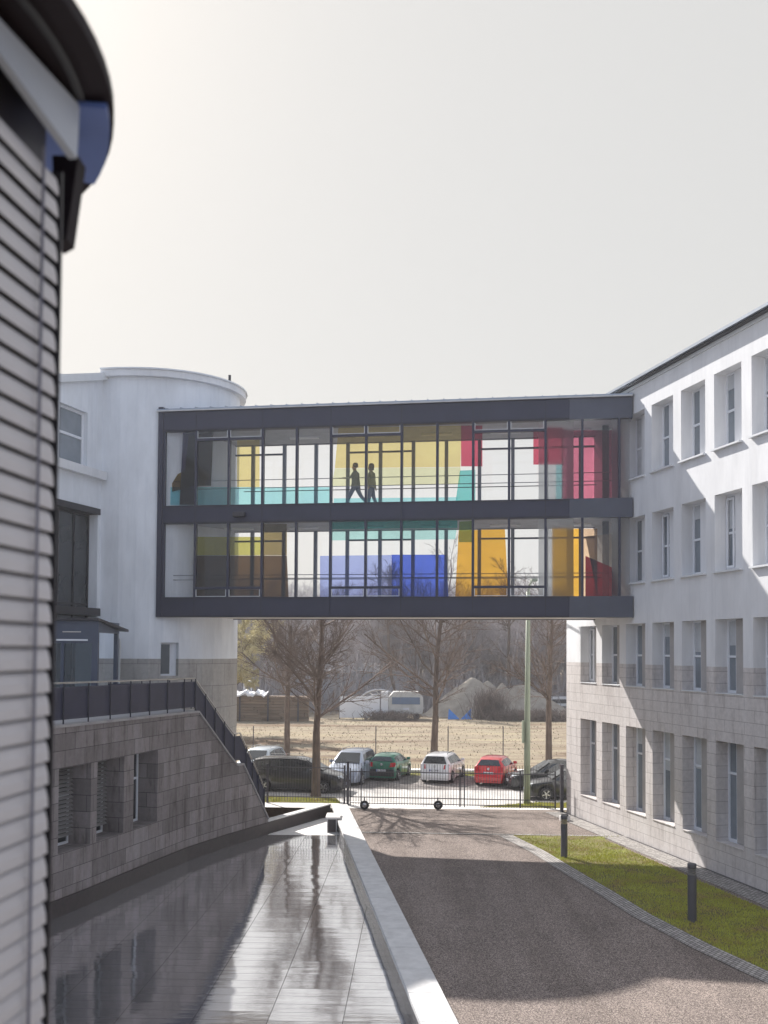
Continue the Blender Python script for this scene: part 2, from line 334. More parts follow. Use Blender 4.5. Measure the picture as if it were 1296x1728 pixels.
sheet('gravel_path', [(copR(6)-.1, 6), gx(39), gx(-.4), (7.9, 45.35), (copR(45.3)-.1, 45.5)], .0, 'gravel')
# lawn and its borders
lawn = [G(865, 1410), G(920, 1437), G(975, 1470), G(1100, 1545), G(1296, 1640), Vector((9.4, 19.4, 0)), Vector((11.6, 15, 0)), fac(15.5, 0, 1.1), fac(9, 0, 1.05), G(1296, 1530)]
lawn = [G(865, 1410), G(920, 1437), G(975, 1470), G(1035, 1505), G(1100, 1545), G(1200, 1596), G(1296, 1640), Vector((9.6, 19.0, 0)), Vector((11.3, 14.5, 0)), fac(29, 0, 1.25), fac(14.5, 0, 1.15), fac(10, 0, 1.1), fac(6.0, 0, 1.0), G(1045, 1412)]
sheet('lawn', lawn, .012, 'turf')
def strip(name, pts, width, z, mat, z0=None, side=1):
    mb = MB(); P = Path([(p[0], p[1]) for p in pts], side)
    for a, b in zip(P.s, P.s[1:]):
        q = [P.at(a, z), P.at(b, z), P.at(b, z, width), P.at(a, z, width)]; mb.face(q, [(a, 0), (b, 0), (b, width), (a, width)])
    return struct(mb.build(name, mat))
strip('cobble_path', [lawn[i] for i in range(0, 9)], .55, .018, 'cobble', side=1)
strip('cobble_path', [(p[0], p[1]) for p in ((copR(39.3), 39.55), (4.9, 39.25), (9.2, 39.0))], .16, .022, 'cobble')
mb = MB(); mb.face([fac(-.3, .016, .02), fac(39, .016, .02), fac(39, .016, 1.05), fac(-.3, .016, .85)], [(0, 0), (39, 0), (39, 1), (0, .8)]); struct(mb.build('pavement', 'cobble'))
mb = MB(); mb.face([fac(-.3, .021, .004), fac(39, .021, .004), fac(39, .021, .09), fac(-.3, .021, .09)]); struct(mb.build('drain_gap', 'dark_metal'))
M['leaf'] = mk('dry_leaf', (.30, .19, .10), .9, .4, 9)
# grass blades: stuff
def blades(name, poly, n, h, mat, zb=.0, seed=1, thin=None):
    rs = np.random.RandomState(seed); P = np.array([(p[0], p[1]) for p in poly]); lo, hi = P.min(0), P.max(0); pts = []
    def inside(q):
        x, y = q[:, 0], q[:, 1]; c = np.zeros(len(q), bool); j = len(P)-1
        for i in range(len(P)):
            xi, yi = P[i]; xj, yj = P[j]; cond = ((yi > y) != (yj > y)) & (x < (xj-xi)*(y-yi)/(yj-yi+1e-12)+xi); c ^= cond; j = i
        return c
    q = lo+rs.rand(int(n*2.5), 2)*(hi-lo); q = q[inside(q)][:n]
    if thin: q = q[thin(q, rs)]
    n = len(q); a = rs.rand(n)*6.283; hh = h*(.5+rs.rand(n)); wdt = .006+.006*rs.rand(n); lean = (rs.rand(n, 2)-.5)*h*1.2
    v = np.zeros((n, 3, 3)); v[:, 0, :2] = q-np.c_[np.cos(a), np.sin(a)]*wdt[:, None]; v[:, 1, :2] = q+np.c_[np.cos(a), np.sin(a)]*wdt[:, None]; v[:, 2, :2] = q+lean; v[:, :2, 2] = zb; v[:, 2, 2] = zb+hh
    me = bpy.data.meshes.new(name); me.vertices.add(3*n); me.vertices.foreach_set('co', v.ravel()); me.loops.add(3*n); me.loops.foreach_set('vertex_index', np.arange(3*n)); me.polygons.add(n); me.polygons.foreach_set('loop_start', np.arange(n)*3); me.polygons.foreach_set('loop_total', np.full(n, 3)); me.update(calc_edges=True)
    me.materials.append(M[mat]); o = bpy.data.objects.new(name, me); C.objects.link(o); return o
tag(blades('grass', lawn, 90000, .05, 'blade', .01, 3, lambda q, rs: rs.rand(len(q)) < np.clip(1.2-(q[:, 1]-33.5)*.19, .12, 1)*np.clip(.75+.5*np.sin(q[:, 0]*2.3+np.sin(q[:, 1]*1.7)*2)*np.sin(q[:, 1]*1.9+q[:, 0]), .25, 1)), kind='stuff')
tag(blades('fallen_leaves', lawn, 700, .03, 'leaf', .055, 12), kind='stuff')
# outside the gate: paving, grass verge, car park, kerb, far path
sheet('pavement', [(-14, 46.0), (-14, 48.3), (-1.0, 47.9), (9.5, 46.0), (16, 45.6), (16, 45.0), (7.9, 45.35), (copR(45.3)-.1, 45.5), (-2.3, 45.5)], .006, 'pale_pave')
v1 = [(-14, 47.3), (-1.9, 46.9), (-2.2, 48.5), (-14, 49.6)]; v2 = [(4.2, 45.95), (14, 45.65), (14, 47.1), (6.9, 47.35)]
sheet('road', [(-40, 48.6), (-3.0, 48.0), (3.5, 46.6), (30, 46.2), (30, 57.6), (-40, 59.5)], .012, 'asphalt')
sheet('parking', [(-12, 52.4), (8.2, 51.3), (9.0, 57.4), (-12, 58.9)], .017, 'cobble_park')
sheet('lawn', v1, .022, 'turf'); sheet('lawn', v2, .022, 'turf')
tag(blades('grass', v1, 14000, .06, 'blade', .02, 4), kind='stuff'); tag(blades('grass', v2, 10000, .06, 'blade', .02, 5), kind='stuff')
mb = MB(); mb.box((-40, 58.9, 0), (30, 59.1, .14)); k_ = struct(mb.build('kerb', 'granite')); 
sheet('path', [(-40, 59.1), (30, 59.1), (30, 60.4), (-40, 60.4)], .06, 'pale_pave'); v3 = [(-40, 57.6), (30, 57.0), (30, 58.9), (-40, 58.9)]
sheet('lawn', v3, .024, 'turf'); tag(blades('grass', v3, 20000, .06, 'blade', .02, 6, lambda q, rs: np.abs(q[:, 0]) < 14), kind='stuff')
# dry tufts over the field
def field_tufts():
    rs = np.random.RandomState(9); n = 5000; y = 61.5+43*rs.rand(n)**.8; x = (rs.rand(n)-.5)*y*.5; return x, y
x_, y_ = field_tufts()
mb = bpy.data.meshes.new('dry_grass'); n = len(x_); a = np.random.rand(n)*6.283; hh = .03+.12*np.random.rand(n)**3; wd = .02+.04*np.random.rand(n)
v = np.zeros((n, 3, 3)); v[:, 0, 0] = x_-np.cos(a)*wd; v[:, 0, 1] = y_-np.sin(a)*wd; v[:, 1, 0] = x_+np.cos(a)*wd; v[:, 1, 1] = y_+np.sin(a)*wd; v[:, 2, 0] = x_; v[:, 2, 1] = y_; v[:, :2, 2] = -.02; v[:, 2, 2] = hh
mb.vertices.add(3*n); mb.vertices.foreach_set('co', v.ravel()); mb.loops.add(3*n); mb.loops.foreach_set('vertex_index', np.arange(3*n)); mb.polygons.add(n); mb.polygons.foreach_set('loop_start', np.arange(n)*3); mb.polygons.foreach_set('loop_total', np.full(n, 3)); mb.update(calc_edges=True)
M['drygrass'] = mk('dry_grass_blade', (.34, .29, .20), .9, .4, .3); mb.materials.append(M['drygrass']); o = bpy.data.objects.new('dry_grass', mb); C.objects.link(o); tag(o, kind='stuff')
# a low bank of dry brush where the field meets the car park
# ================================================================== POOL
def pool_mat():
    m, n, b = new_mat('wet_granite'); v = mapping(n); t = n.nodes.new('ShaderNodeTexCoord')
    mp = n.nodes.new('ShaderNodeMapping'); mp.inputs['Rotation'].default_value = (0, 0, R(2)); n.links.new(t.outputs['Object'], mp.inputs[0])
    k = n.nodes.new('ShaderNodeTexBrick'); k.inputs['Scale'].default_value = 1; k.inputs['Brick Width'].default_value = 1.45; k.inputs['Row Height'].default_value = .48; k.inputs['Mortar Size'].default_value = .007
    k.inputs['Color1'].default_value = (.0, .0, .0, 1); k.inputs['Color2'].default_value = (1, 1, 1, 1); k.inputs['Mortar'].default_value = (.5, .5, .5, 1); k.offset = 0.; n.links.new(mp.outputs[0], k.inputs['Vector'])
    f = noise(n, mapping(n, 'Object', (.5, 2.5, 1)), 2.2, 6, .7)
    base = mixc(n, k.outputs['Fac'], ramp(n, f, [(.3, (.80, .80, .83)), (.7, (.97, .97, 1.))]), (.14, .13, .14))
    n.links.new(base, b.inputs['Base Color']); b.inputs['Roughness'].default_value = .075; b.inputs['Metallic'].default_value = .93; b.inputs['Specular IOR Level'].default_value = .5
    f3 = noise(n, mapping(n, 'Object', (.45, 1.5, 1)), 3.0, 3, .5)
    b1 = n.nodes.new('ShaderNodeBump'); b1.inputs['Strength'].default_value = .42; b1.inputs['Distance'].default_value = .006; n.links.new(f3, b1.inputs['Height'])
    # every slab lies at a slightly different tilt
    sub = n.nodes.new('ShaderNodeVectorMath'); sub.operation = 'SUBTRACT'; sub.inputs[1].default_value = (.5, .5, .5); n.links.new(k.outputs[0], sub.inputs[0])
    mul = n.nodes.new('ShaderNodeVectorMath'); mul.operation = 'MULTIPLY'; mul.inputs[1].default_value = (.012, .012, 0); n.links.new(sub.outputs[0], mul.inputs[0])
    add = n.nodes.new('ShaderNodeVectorMath'); add.operation = 'ADD'; n.links.new(b1.outputs[0], add.inputs[0]); n.links.new(mul.outputs[0], add.inputs[1])
    b2 = n.nodes.new('ShaderNodeBump'); b2.invert = True; b2.inputs['Strength'].default_value = .8; b2.inputs['Distance'].default_value = .004; n.links.new(k.outputs['Fac'], b2.inputs['Height']); n.links.new(add.outputs[0], b2.inputs['Normal'])
    n.links.new(b2.outputs[0], b.inputs['Normal']); return m
M['pool'] = pool_mat()
sheet('water', [(copL(8)+.05, 8), (copL(40.3)+.05, 40.3), (-4.6, 40.3)]+[(p.x-.05, p.y) for p in reversed(WP.p)][1:]+[(-14, 8)], -.25, 'pool')
sheet('basin_floor', [(-4.7, 40.3), (copL(40.3)+.05, 40.3), (-1.9, 45.3), (-5.0, 40.7)], -.255, 'pale_pave')
cp = MB(); ys = [8+i*1.55 for i in range(int((Y_END-8)/1.55)+1)]+[Y_END]
for a, b in zip(ys, ys[1:]):
    gp = .008; cp.hexa([Vector((copL(a), a+gp, .25)), Vector((copR(a), a+gp, .25)), Vector((copR(b), b-gp, .25)), Vector((copL(b), b-gp, .25))], Vector((0, 0, -.12)))
t_ = thing('pool_coping', 'long pale granite coping wall between the dark wet basin and the gravel path', 'wall', ((copL(20)+copR(20))/2, 20, 0))
def adopt(o, t): o.parent = t; o.matrix_parent_inverse = Matrix.Translation(-Vector(t.location)); return o
def localise(t):                                                    # children built in world coordinates: keep them there
    for c in t.children: c.matrix_parent_inverse = (Matrix.Translation(t.location) @ t.rotation_euler.to_matrix().to_4x4()).inverted()
cp.build('coping_stone', 'granite', t_, bev=.012)
cb = MB(); cb.hexa([Vector((copL(8)+.03, 8, .13)), Vector((copR(8)-.03, 8, .13)), Vector((copR(45)-.03, 45, .13)), Vector((copL(45)+.03, 45, .13))], Vector((0, 0, -.55)))
cb.build('wall_face', mk('wet_granite_face', (.09, .09, .095), .25, .3, 3), t_); localise(t_)
# dark low wall closing the far end of the basin
EW = Path([(-4.45, 40.46), (-3.6, 42.2), (-2.25, 45.0)], 1)
ew = thing('basin_end_wall', 'low dark granite wall closing the far end of the basin below the stair foot', 'wall', (-3.6, 42.2, -.25))
pbox(MB(), EW, 0, EW.L, -.3, .22, -.25, 0).build('wall_face', 'darkgranite', ew); pbox(MB(), EW, 0, EW.L, .222, .27, -.3, .02).build('coping_stone', 'granite', ew); localise(ew)
bx = thing('stone_box', 'small pale stone block with a dark glossy front at the tip of the basin', 'stone block', G(560, 1405, -.25))
a_ = G(550, 1405, -.25); b_ = G(567, 1405, -.25); hgt = 26/F*a_.y
MB().box((0, 0, 0), (b_.x-a_.x, 1.0, hgt-.06)).build('block', 'granite', bx).location = (-(b_.x-a_.x)/2, 0, 0)
MB().box((.04, -.02, .02), (b_.x-a_.x-.04, -.003, hgt-.1)).build('front_panel', 'darkgranite', bx).location = (-(b_.x-a_.x)/2, 0, 0)
MB().box((-.05, -.06, hgt-.058), (b_.x-a_.x+.12, 1.05, hgt)).build('cap', 'pale_pave', bx).location = (-(b_.x-a_.x)/2, 0, 0)
# ================================================================== LEFT STONE WALL, STAIR, RAILING
s27 = WP.s[3]
def s_at(px, py, z): # path parameter where the pixel's ray meets the path (by smallest miss)
    best = None
    for i in range(1200):
        s = WP.L*i/1199; p = WP.at(s, z); d = p-EYE; zz = d.dot(_f); x = PX+F*d.dot(_r)/zz
        if best is None or abs(x-px) < best[0]: best = (abs(x-px), s)
    return best[1]
sTop = s_at(335, 1203, 4.7); sL1 = s_at(400, 1293, 2.2); sL2 = s_at(410, 1293, 2.2); sEnd = WP.L+.55
def zpix(s, py, off=0):
    p = WP.at(min(s, WP.L), 0, off); d = Vector((p.x, p.y, 0)); lo, hi = -1., 12.
    for _ in range(40):
        m = (lo+hi)/2; q = Vector((p.x, p.y, m))-EYE; y = PY-F*q.dot(_u)/q.dot(_f)
        if y > py: lo = m
        else: hi = m
    return m
zTop = zpix(sTop, 1203); zLand = zpix(sL1, 1293); zNear = zpix(s_at(80, 1222, 4.8), 1222)
def top_fn(s):
    if s <= sTop: return 4.85+(zTop-4.85)*s/sTop
    if s <= sL1: return zTop+(zLand-zTop)*(s-sTop)/(sL1-sTop)
    if s <= sL2: return zLand
    return zLand+(.32-zLand)*(s-sL2)/(WP.L-sL2)
top_fn.brk = [round(x, 4) for x in (sTop, sL1, sL2)]
def win_at(x0, x1, yt, yb):
    s1 = s_at(x1, yb, 2); s0 = s_at(x0, yb, 2); return [s0, s1, zpix(s1, yb), zpix(s1, yt)]
ops = []
for (x0, x1, yt, yb) in ((98, 136, 1291, 1428), (163, 200, 1277, 1408), (225, 259, 1268, 1390)):
    o_ = win_at(x0, x1, yt, yb); ops.append(o_)
zb = .95; zt_ = 3.25
print('stone wall windows', [[round(a, 2) for a in o] for o in ops], 'tops', zTop, zLand, sTop, sL1, WP.L)
pit = ops[1][0]-ops[0][0]; ops = [[o[0], o[0]+1.55, sum(q[2] for q in ops)/3, sum(q[3] for q in ops)/3] for o in ops]
ops = [[ops[0][0]-pit, ops[0][0]-pit+1.55, ops[0][2], ops[0][3]]]+ops
sw = thing('terrace_wall', 'curved weathered stone wall with deep windows carrying the raised terrace and stair', 'stone wall', (-8.84, 27.3, 0))
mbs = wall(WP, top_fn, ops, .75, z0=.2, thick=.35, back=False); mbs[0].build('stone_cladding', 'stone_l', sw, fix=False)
pl_ = MB(); pbox(pl_, WP, 0, WP.L, -.3, .199, -.3, .05); pl_.build('plinth', 'darkgranite', sw)
cc = MB(); ss = [0]+[x for x in sorted(set(WP.s+[sTop, sL1, sL2])) if 0 < x < WP.L-.01]+[WP.L]
for a, b in zip(ss, ss[1:]):
    za, zb_ = top_fn(a+1e-4), top_fn(b-1e-4)
    q = [WP.at(a, za+.004, .05), WP.at(b, zb_+.004, .05), WP.at(b, zb_+.004, -.42), WP.at(a, za+.004, -.42)]; cc.hexa(q, Vector((0, 0, .07)))
cc.build('coping', mk('wall_coping', (.33, .31, .30), .7, .2, 2), sw, fix=True)
for k, (a, b, lo, hi) in enumerate(ops):
    f = MB()
    for (x0, x1, y0, y1) in ((a, a+.07, lo, hi), (b-.07, b, lo, hi), (a+.07, b-.07, lo, lo+.07), (a+.07, b-.07, hi-.07, hi), (a+.42, a+.49, lo+.07, hi-.07), (a+.49, b-.07, (lo+hi)/2+.2, (lo+hi)/2+.27), (a+.07, a+.42, (lo+hi)/2+.2, (lo+hi)/2+.27)):
        pbox(f, WP, x0, x1, y0, y1, -.75, -.69)
    fr = f.build('window', 'white_frame', sw); pbox(MB(), WP, a+.03, b-.03, lo+.03, hi-.03, -.74, -.725).build('pane', 'dkglass', fr)
    if k < 3:
        bl = MB(); z = hi-.1
        while z > lo+.25:
            for p0, p1 in ((a+.02, b-.02),):
                bl.hexa([WP.at(p0, z, -.62), WP.at(p1, z, -.62), WP.at(p1, z-.07, -.53), WP.at(p0, z-.07, -.53)], Vector((0, 0, .006)))
            z -= .115
        bl.build('blind', mk('grey_blind', (.24, .23, .225), .5, .1) if k == 0 else bpy.data.materials['grey_blind'], sw)
localise(sw)
# terrace slab behind the wall and flight of steps
TZ = 4.72
ter = MB(); ip = [WP.at(s, 0, -.36) for s in [0]+[x for x in WP.s if 0 < x < sTop]+[sTop]]
ter.slab([(p.x, p.y) for p in ip]+[(-8.6, 41.5), (-16, 41.5), (-24, 18.5)], 4.35, TZ)
struct(ter.build('terrace', mk('terrace_paving', (.4, .39, .39), .7, .1, 2)))
st = MB(); N = 26; W_ = 1.9
for i in range(N):
    a = sTop+(WP.L-sTop)*i/N; b = sTop+(WP.L-sTop)*(i+1)/N; z = min(TZ, top_fn((a+b)/2)-.25)
    p = [WP.at(a, 0, -.36), WP.at(b, 0, -.36), WP.at(b, 0, -.36-W_), WP.at(a, 0, -.36-W_)]; st.slab([(q.x, q.y) for q in p], -.3, max(z, -.1))
tag(st.build('staircase', bpy.data.materials['terrace_paving']), 'stone steps descending beside the sloping wall and dark railing', 'staircase')
# railing
def railing(name, path, s0, s1, ztop, offs, label, posts, foot, hgt=1.02, brk=()):
    t = thing(name, label, 'railing', path.at(s0, ztop(s0)))
    ss = [s0]+sorted(x for x in list(path.s)+list(brk) if s0 < x < s1)+[s1]
    pn = MB()
    for a, b in zip(ss, ss[1:]):
        za, zb2 = ztop(a+1e-4), ztop(b-1e-4)
        k = max(1, int((b-a)/.045))
        for i in range(k):                                          # closely set flat bars
            u0, u1 = a+(b-a)*i/k, a+(b-a)*(i+.78)/k; w0, w1 = za+(zb2-za)*i/k, za+(zb2-za)*(i+.78)/k
            pn.hexa([path.at(u0, w0+foot, offs), path.at(u1, w1+foot, offs), path.at(u1, w1+hgt-.08, offs), path.at(u0, w0+hgt-.08, offs)], path.nrm(path.seg((a+b)/2))*-.012)
        for hz in (foot-.02, hgt-.1): pn.hexa([path.at(a, za+hz, offs+.01), path.at(b, zb2+hz, offs+.01), path.at(b, zb2+hz+.05, offs+.01), path.at(a, za+hz+.05, offs+.01)], path.nrm(path.seg((a+b)/2))*-.035)
    pn.build('infill', 'rail_navy', t)
    MB().tube([path.at(x, (ztop(min(x+1e-4, s1-1e-4)) if x < s1 else ztop(x-1e-4))+hgt+.06, offs) for x in ss], .028, 8).build('handrail', 'steel', t, smooth=True)
    for x in posts:
        z = ztop(x); mb = MB(); mb.tube([path.at(x, z-.05, offs+.03), path.at(x, z+hgt+.04, offs+.03)], .022, 6); mb.build('post', 'navy_seam', t)
    localise(t); return t
ps = []; x = .3
while x < sTop: ps.append(x); x += 1.22
nst = 6; ps2 = [sTop+.02+(sL1-sTop)*i/4 for i in range(1, 5)]+[sL2+(WP.L-sL2-.06)*i/4 for i in range(1, 5)]
railing('terrace_railing', WP, 0.05, WP.L-.02, lambda s: top_fn(s)+.07, -.16, 'dark navy railing with steel handrail following the terrace edge and the stair', ps+[sTop]+ps2, .14, 1.06, (sTop, sL1, sL2))
# second handrail at the back of the stair
BP = Path([(-9.6, 36.2), (-8.0, 37.2), (-7.2, 38.9)], 1)
railing('stair_railing', BP, 0, BP.L, lambda s: TZ+.0 if s < 99 else 0, 0, 'far handrail of the stair opening behind the main navy railing', [0.02, 1.2, 2.4, BP.L-.03], .12, 1.0)
# ================================================================== TOWER AND WING (left building)
TC = Vector((-9.9, 44.75, 0)); TR = 3.55
arc = [(TC.x+TR*math.sin(a), TC.y-TR*math.cos(a)) for a in [R(x) for x in range(0, 181, 9)]]
TP = Path([(-11.35, 41.35), (-10.6, 41.22)]+arc, 1)
TOPZ = 17.8
twr = thing('round_tower_building', 'white rendered building end with curved roof edge and grey stone base, left of the footbridge', 'building', (-10, 42, 0))
sw0 = None
def tp_s(px, lo=0, hi=8):
    best = None
    for i in range(900):
        s = lo+(hi-lo)*i/899; d = TP.at(s, 6)-EYE; x = PX+F*d.dot(_r)/d.dot(_f)
        if best is None or abs(x-px) < best[0]: best = (abs(x-px), s)
    return best[1]
a, b = tp_s(271), tp_s(301)
wop = (round(a, 4), round(b, 4), 5.82, 7.15)
ZS = 6.5
mbs = wall(TP, TOPZ, [wop], .42, zsplits=(ZS,), z0=-.4, thick=.5)
mbs[0].build('stone_base', 'stone_t', twr); mbs[1].build('rendered_wall', 'plaster_cool', twr)
f = MB(); pbox(f, TP, wop[0], wop[0]+.42, wop[2], wop[2]+.07, -.42, -.35); pbox(f, TP, wop[0], wop[0]+.42, wop[3]-.07, wop[3], -.42, -.35); pbox(f, TP, wop[0]+.42, wop[0]+.5, wop[2], wop[3], -.42, -.35); pbox(f, TP, wop[0]+.5, wop[1], wop[2], wop[3], -.42, -.30)
fr = f.build('window', 'white_frame', twr); pbox(MB(), TP, wop[0], wop[0]+.45, wop[2], wop[3], -.41, -.39).build('pane', 'dkglass', fr)
cr = MB(); pbox(cr, TP, 0, TP.L, TOPZ-.02, TOPZ+.24, -.5, .26)
cr.build('cornice', 'plaster', twr); ca = MB(); pbox(ca, TP, 0, TP.L, TOPZ+.242, TOPZ+.30, -.6, .33); ca.build('roof_edge', 'sillm', twr)
rf = MB(); rf.slab([(p.x, p.y) for p in [TP.at(s, 0, -.5) for s in TP.s]]+[(-24, 48.5), (-24, 41.4)], TOPZ-.1, TOPZ+.1); rf.build('roof', 'roofmetal', twr)
MB().box((-6.6, 43.2, TOPZ+.3), (-6.5, 43.3, TOPZ+.62)).build('roof_vent', 'dark_metal', twr)
# wing: runs from the tower towards the camera
WG = Path([(-11.35, 41.35), (-12.2, 38.4), (-13.4, 34.3), (-16.5, 24.0)], -1)
if WG.nrm(0).x < 0: WG.side = 1
# windows
def wg_s(px):
    best = None
    for i in range(1500):
        s = WG.L*i/1499; d = WG.at(s, 6)-EYE; x = PX+F*d.dot(_r)/d.dot(_f)
        if best is None or abs(x-px) < best[0]: best = (abs(x-px), s)
    return best[1]
def wg_z(s, py):
    p = WG.at(s, 0); lo, hi = -1., 30.
    for _ in range(40):
        m = (lo+hi)/2; q = Vector((p.x, p.y, m))-EYE; y = PY-F*q.dot(_u)/q.dot(_f)
        if y > py: lo = m
        else: hi = m
    return m
s1, s0 = wg_s(88), wg_s(141); u1 = (round(s0, 4), round(s0+1.9, 4), round(wg_z(s0, 789), 3), round(wg_z(s0, 697), 3))
l0 = wg_s(161); low = (round(l0, 4), round(l0+3.6, 4), 4.75, round(wg_z(l0, 868), 3)); print('wing', u1, low, wg_z(.0, 622), wg_z(wg_s(92), 628))
WTOP = 17.5
mbs = wall(WG, lambda s: 17.7-.28*min(s, 3.2), [u1, low], .5, z0=-.4, thick=.5)
def wtop(s): return 17.7-.28*min(s, 3.2)
mbs[0].build('wing_wall', 'plaster_cool', twr)
c_ = MB()
for a, b in ((0, 3.2), (3.2, 8), (8, WG.L)):
    pass
cs_ = [0, WG.s[1], 3.2, WG.s[2], WG.L]
for a, b in zip(cs_, cs_[1:]):
    q = [WG.at(a, wtop(a)-.02, .22), WG.at(b, wtop(b)-.02, .22), WG.at(b, wtop(b)-.02, -.6), WG.at(a, wtop(a)-.02, -.6)]; c_.hexa(q, Vector((0, 0, .30)))
c_.build('wing_cornice', 'sillm', twr, fix=True)
pbox(MB(), WG, 0.05, WG.L, u1[2]-.36, u1[2]-.03, -.1, .28).build('string_course', 'plaster', twr)
def framed(path, o, dep, par, name, fm, gm, vx=(), hz=(), fw=.07, sill=None):
    a, b, lo, hi = o; f = MB()
    for (x0, x1, y0, y1) in [(a, a+fw, lo, hi), (b-fw, b, lo, hi), (a+fw, b-fw, lo, lo+fw), (a+fw, b-fw, hi-fw, hi)]+[(v-fw/2, v+fw/2, lo+fw, hi-fw) for v in vx]: pbox(f, path, x0, x1, y0, y1, -dep, -dep+.07)
    xs = [a+fw]+list(vx)+[b-fw]
    for h in hz:
        for x0, x1 in zip(xs, xs[1:]): pbox(f, path, x0+(fw/2 if x0 != xs[0] else 0), x1-(fw/2 if x1 != xs[-1] else 0), h-fw/2, h+fw/2, -dep, -dep+.068)
    fo = f.build(name, fm, par); pbox(MB(), path, a+.02, b-.02, lo+.02, hi-.02, -dep+.015, -dep+.03).build('pane', gm, fo)
    return fo
framed(WG, u1, .25, twr, 'window', 'white_frame', 'winglass', (), ((u1[2]+u1[3])/2+.05,), .10)
framed(WG, low, .45, twr, 'glazing', 'dark_metal', 'dkglass', [low[0]+1.05*i for i in (1, 2, 3)], (low[3]-3.6,), .08)
pbox(MB(), WG, low[0]-.1, low[1], low[3]-.02, low[3]+.22, -.44, .06).build('lintel_beam', 'dark_metal', twr)
pbox(MB(), WG, low[0]-.1, low[1], low[3]-4.05, low[3]-3.75, -.44, .12).build('lower_beam', 'dark_metal', twr)
wr = MB(); wr.slab([(WG.at(0, 0, -.5).x, 41.4), (WG.at(3.2, 0, -.5).x, WG.at(3.2, 0).y), (WG.at(WG.L, 0, -.5).x, WG.at(WG.L, 0).y), (-30, 24), (-30, 41.4)], 16.4, 16.9); wr.build('wing_roof', 'roofmetal', twr); localise(twr)
# entrance pavilion on the terrace
def pavilion():
    t = thing('entrance_pavilion', 'small dark glazed entrance lobby standing on the terrace in front of the tower', 'entrance lobby', (-11.2, 37.8, TZ))
    a = D(76, 1100, 36.6); b = D(165, 1100, 36.6); c = D(200, 1100, 39.6)
    P = Path([(a.x, a.y), (b.x, b.y), (c.x, c.y)], 1); zt = zp = H+(1095-1048)/F*36.6; s1 = P.s[1]
    fr = MB()
    for (x0, x1) in ((0, .16), (s1-.22, s1-.003), (.55, .66)): pbox(fr, P, x0, x1, TZ, zt-.8, -.14, 0)
    for (x0, x1) in ((s1+.003, s1+.18), (P.L-.2, P.L)): pbox(fr, P, x0, x1, TZ, zt-.42, -.14, 0)
    pbox(fr, P, 0, s1, zt-.8, zt, -.14, .02); pbox(fr, P, s1, P.L, zt-.42, zt-.02, -.14, .02)
    fr.build('frame', mk('slate_metal', (.065, .08, .12), .4, .1), t)
    g = MB(); pbox(g, P, .16, .55, TZ+.05, zt-.8, -.08, -.07); pbox(g, P, .66, s1-.22, TZ+.05, zt-.8, -.08, -.07); pbox(g, P, s1+.18, P.L-.2, TZ+.05, zt-.42, -.08, -.07); g.build('pane', 'glass2', t)
    pbox(MB(), P, .4, s1-.35, zt-.72, zt-.66, .022, .06).build('door_track', 'white', t); pbox(MB(), P, .62, s1-.6, zt-.42, zt-.385, .022, .05).build('light_strip', 'steel', t)
    rf = MB(); q = [Vector((a.x-.2, a.y-.15, zt)), Vector((b.x+.05, b.y-.15, zt)), Vector((c.x+.35, c.y+.1, zt-.35)), Vector((c.x-2.2, c.y+.3, zt-.2))]; rf.hexa(q, Vector((0, 0, .09))); rf.build('roof', 'dark_metal', t)
    MB().box((a.x, 40.2, TZ), (c.x-.1, 40.3, zt-.6)).build('back_wall', 'pale_clad', t)
    localise(t)
pavilion()
# ================================================================== RIGHT BUILDING
rb = thing('office_building', 'long white building with stone base and four rows of deep windows, on the right', 'building', (FP.x, FP.y, 0))
RPth = Path([(FP.x-fd.x*.0, FP.y), (FP.x+fd.x*36, FP.y+fd.y*36)], 1)
if RPth.nrm(0).dot(fn) < 0: RPth.side = -1
RT = 16.75; SPL = 6.44
rows = [(.98, 4.13), (5.6, 7.93), (9.45, 11.86), (13.32, 15.72)]; rops = []
S0 = 1.50; PIT = 2.125; OW = 1.58; ncol = 12
for r_i, (lo, hi) in enumerate(rows):
    for c in range(ncol):
        if r_i >= 2 and c < 2: continue
        rops.append((round(S0+PIT*c, 4), round(S0+PIT*c+OW, 4), lo, hi, r_i, c))
DP = .50; M['blind_cloth'] = mk('blind_cloth', (.52, .54, .56), .8); M['reveal_stone'] = mk('reveal_stone', (.40, .38, .37), .8)
mbs = wall(RPth, RT, [o[:4] for o in rops], DP, zsplits=(SPL,), z0=-.1, thick=.4)
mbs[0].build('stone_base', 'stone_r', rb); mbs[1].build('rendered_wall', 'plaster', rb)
# end wall, back, roof
ew_ = MB(); p0 = fac(0, 0); p1 = fac(0, 0, -13)
ew_.face([p0+Vector((0, 0, -.1)), p1+Vector((0, 0, -.1)), p1+Vector((0, 0, RT)), p0+Vector((0, 0, RT))]); p2 = fac(36, 0); p3 = fac(36, 0, -13)
ew_.face([p2+Vector((0, 0, -.1)), p3+Vector((0, 0, -.1)), p3+Vector((0, 0, RT)), p2+Vector((0, 0, RT))]); ew_.face([p1+Vector((0, 0, -.1)), p3+Vector((0, 0, -.1)), p3+Vector((0, 0, RT)), p1+Vector((0, 0, RT))]); ew_.build('end_wall', 'plaster', rb)
MB().hexa([fac(-.25, RT+.06, .30), fac(36, RT+.06, .30), fac(36, RT+.06, -13), fac(-.25, RT+.06, -13)], Vector((0, 0, .09))).build('roof', 'roofmetal', rb)
pbox(MB(), RPth, 0, 36, RT+.002, RT+.056, -.3, .2).build('eaves', 'dark_metal', rb)
pbox(MB(), RPth, 0, 36, RT-.12, RT-.004, .003, .05).build('fascia', 'pale_clad', rb)
tilt = {(2, 3), (2, 5), (1, 0), (2, 7)}
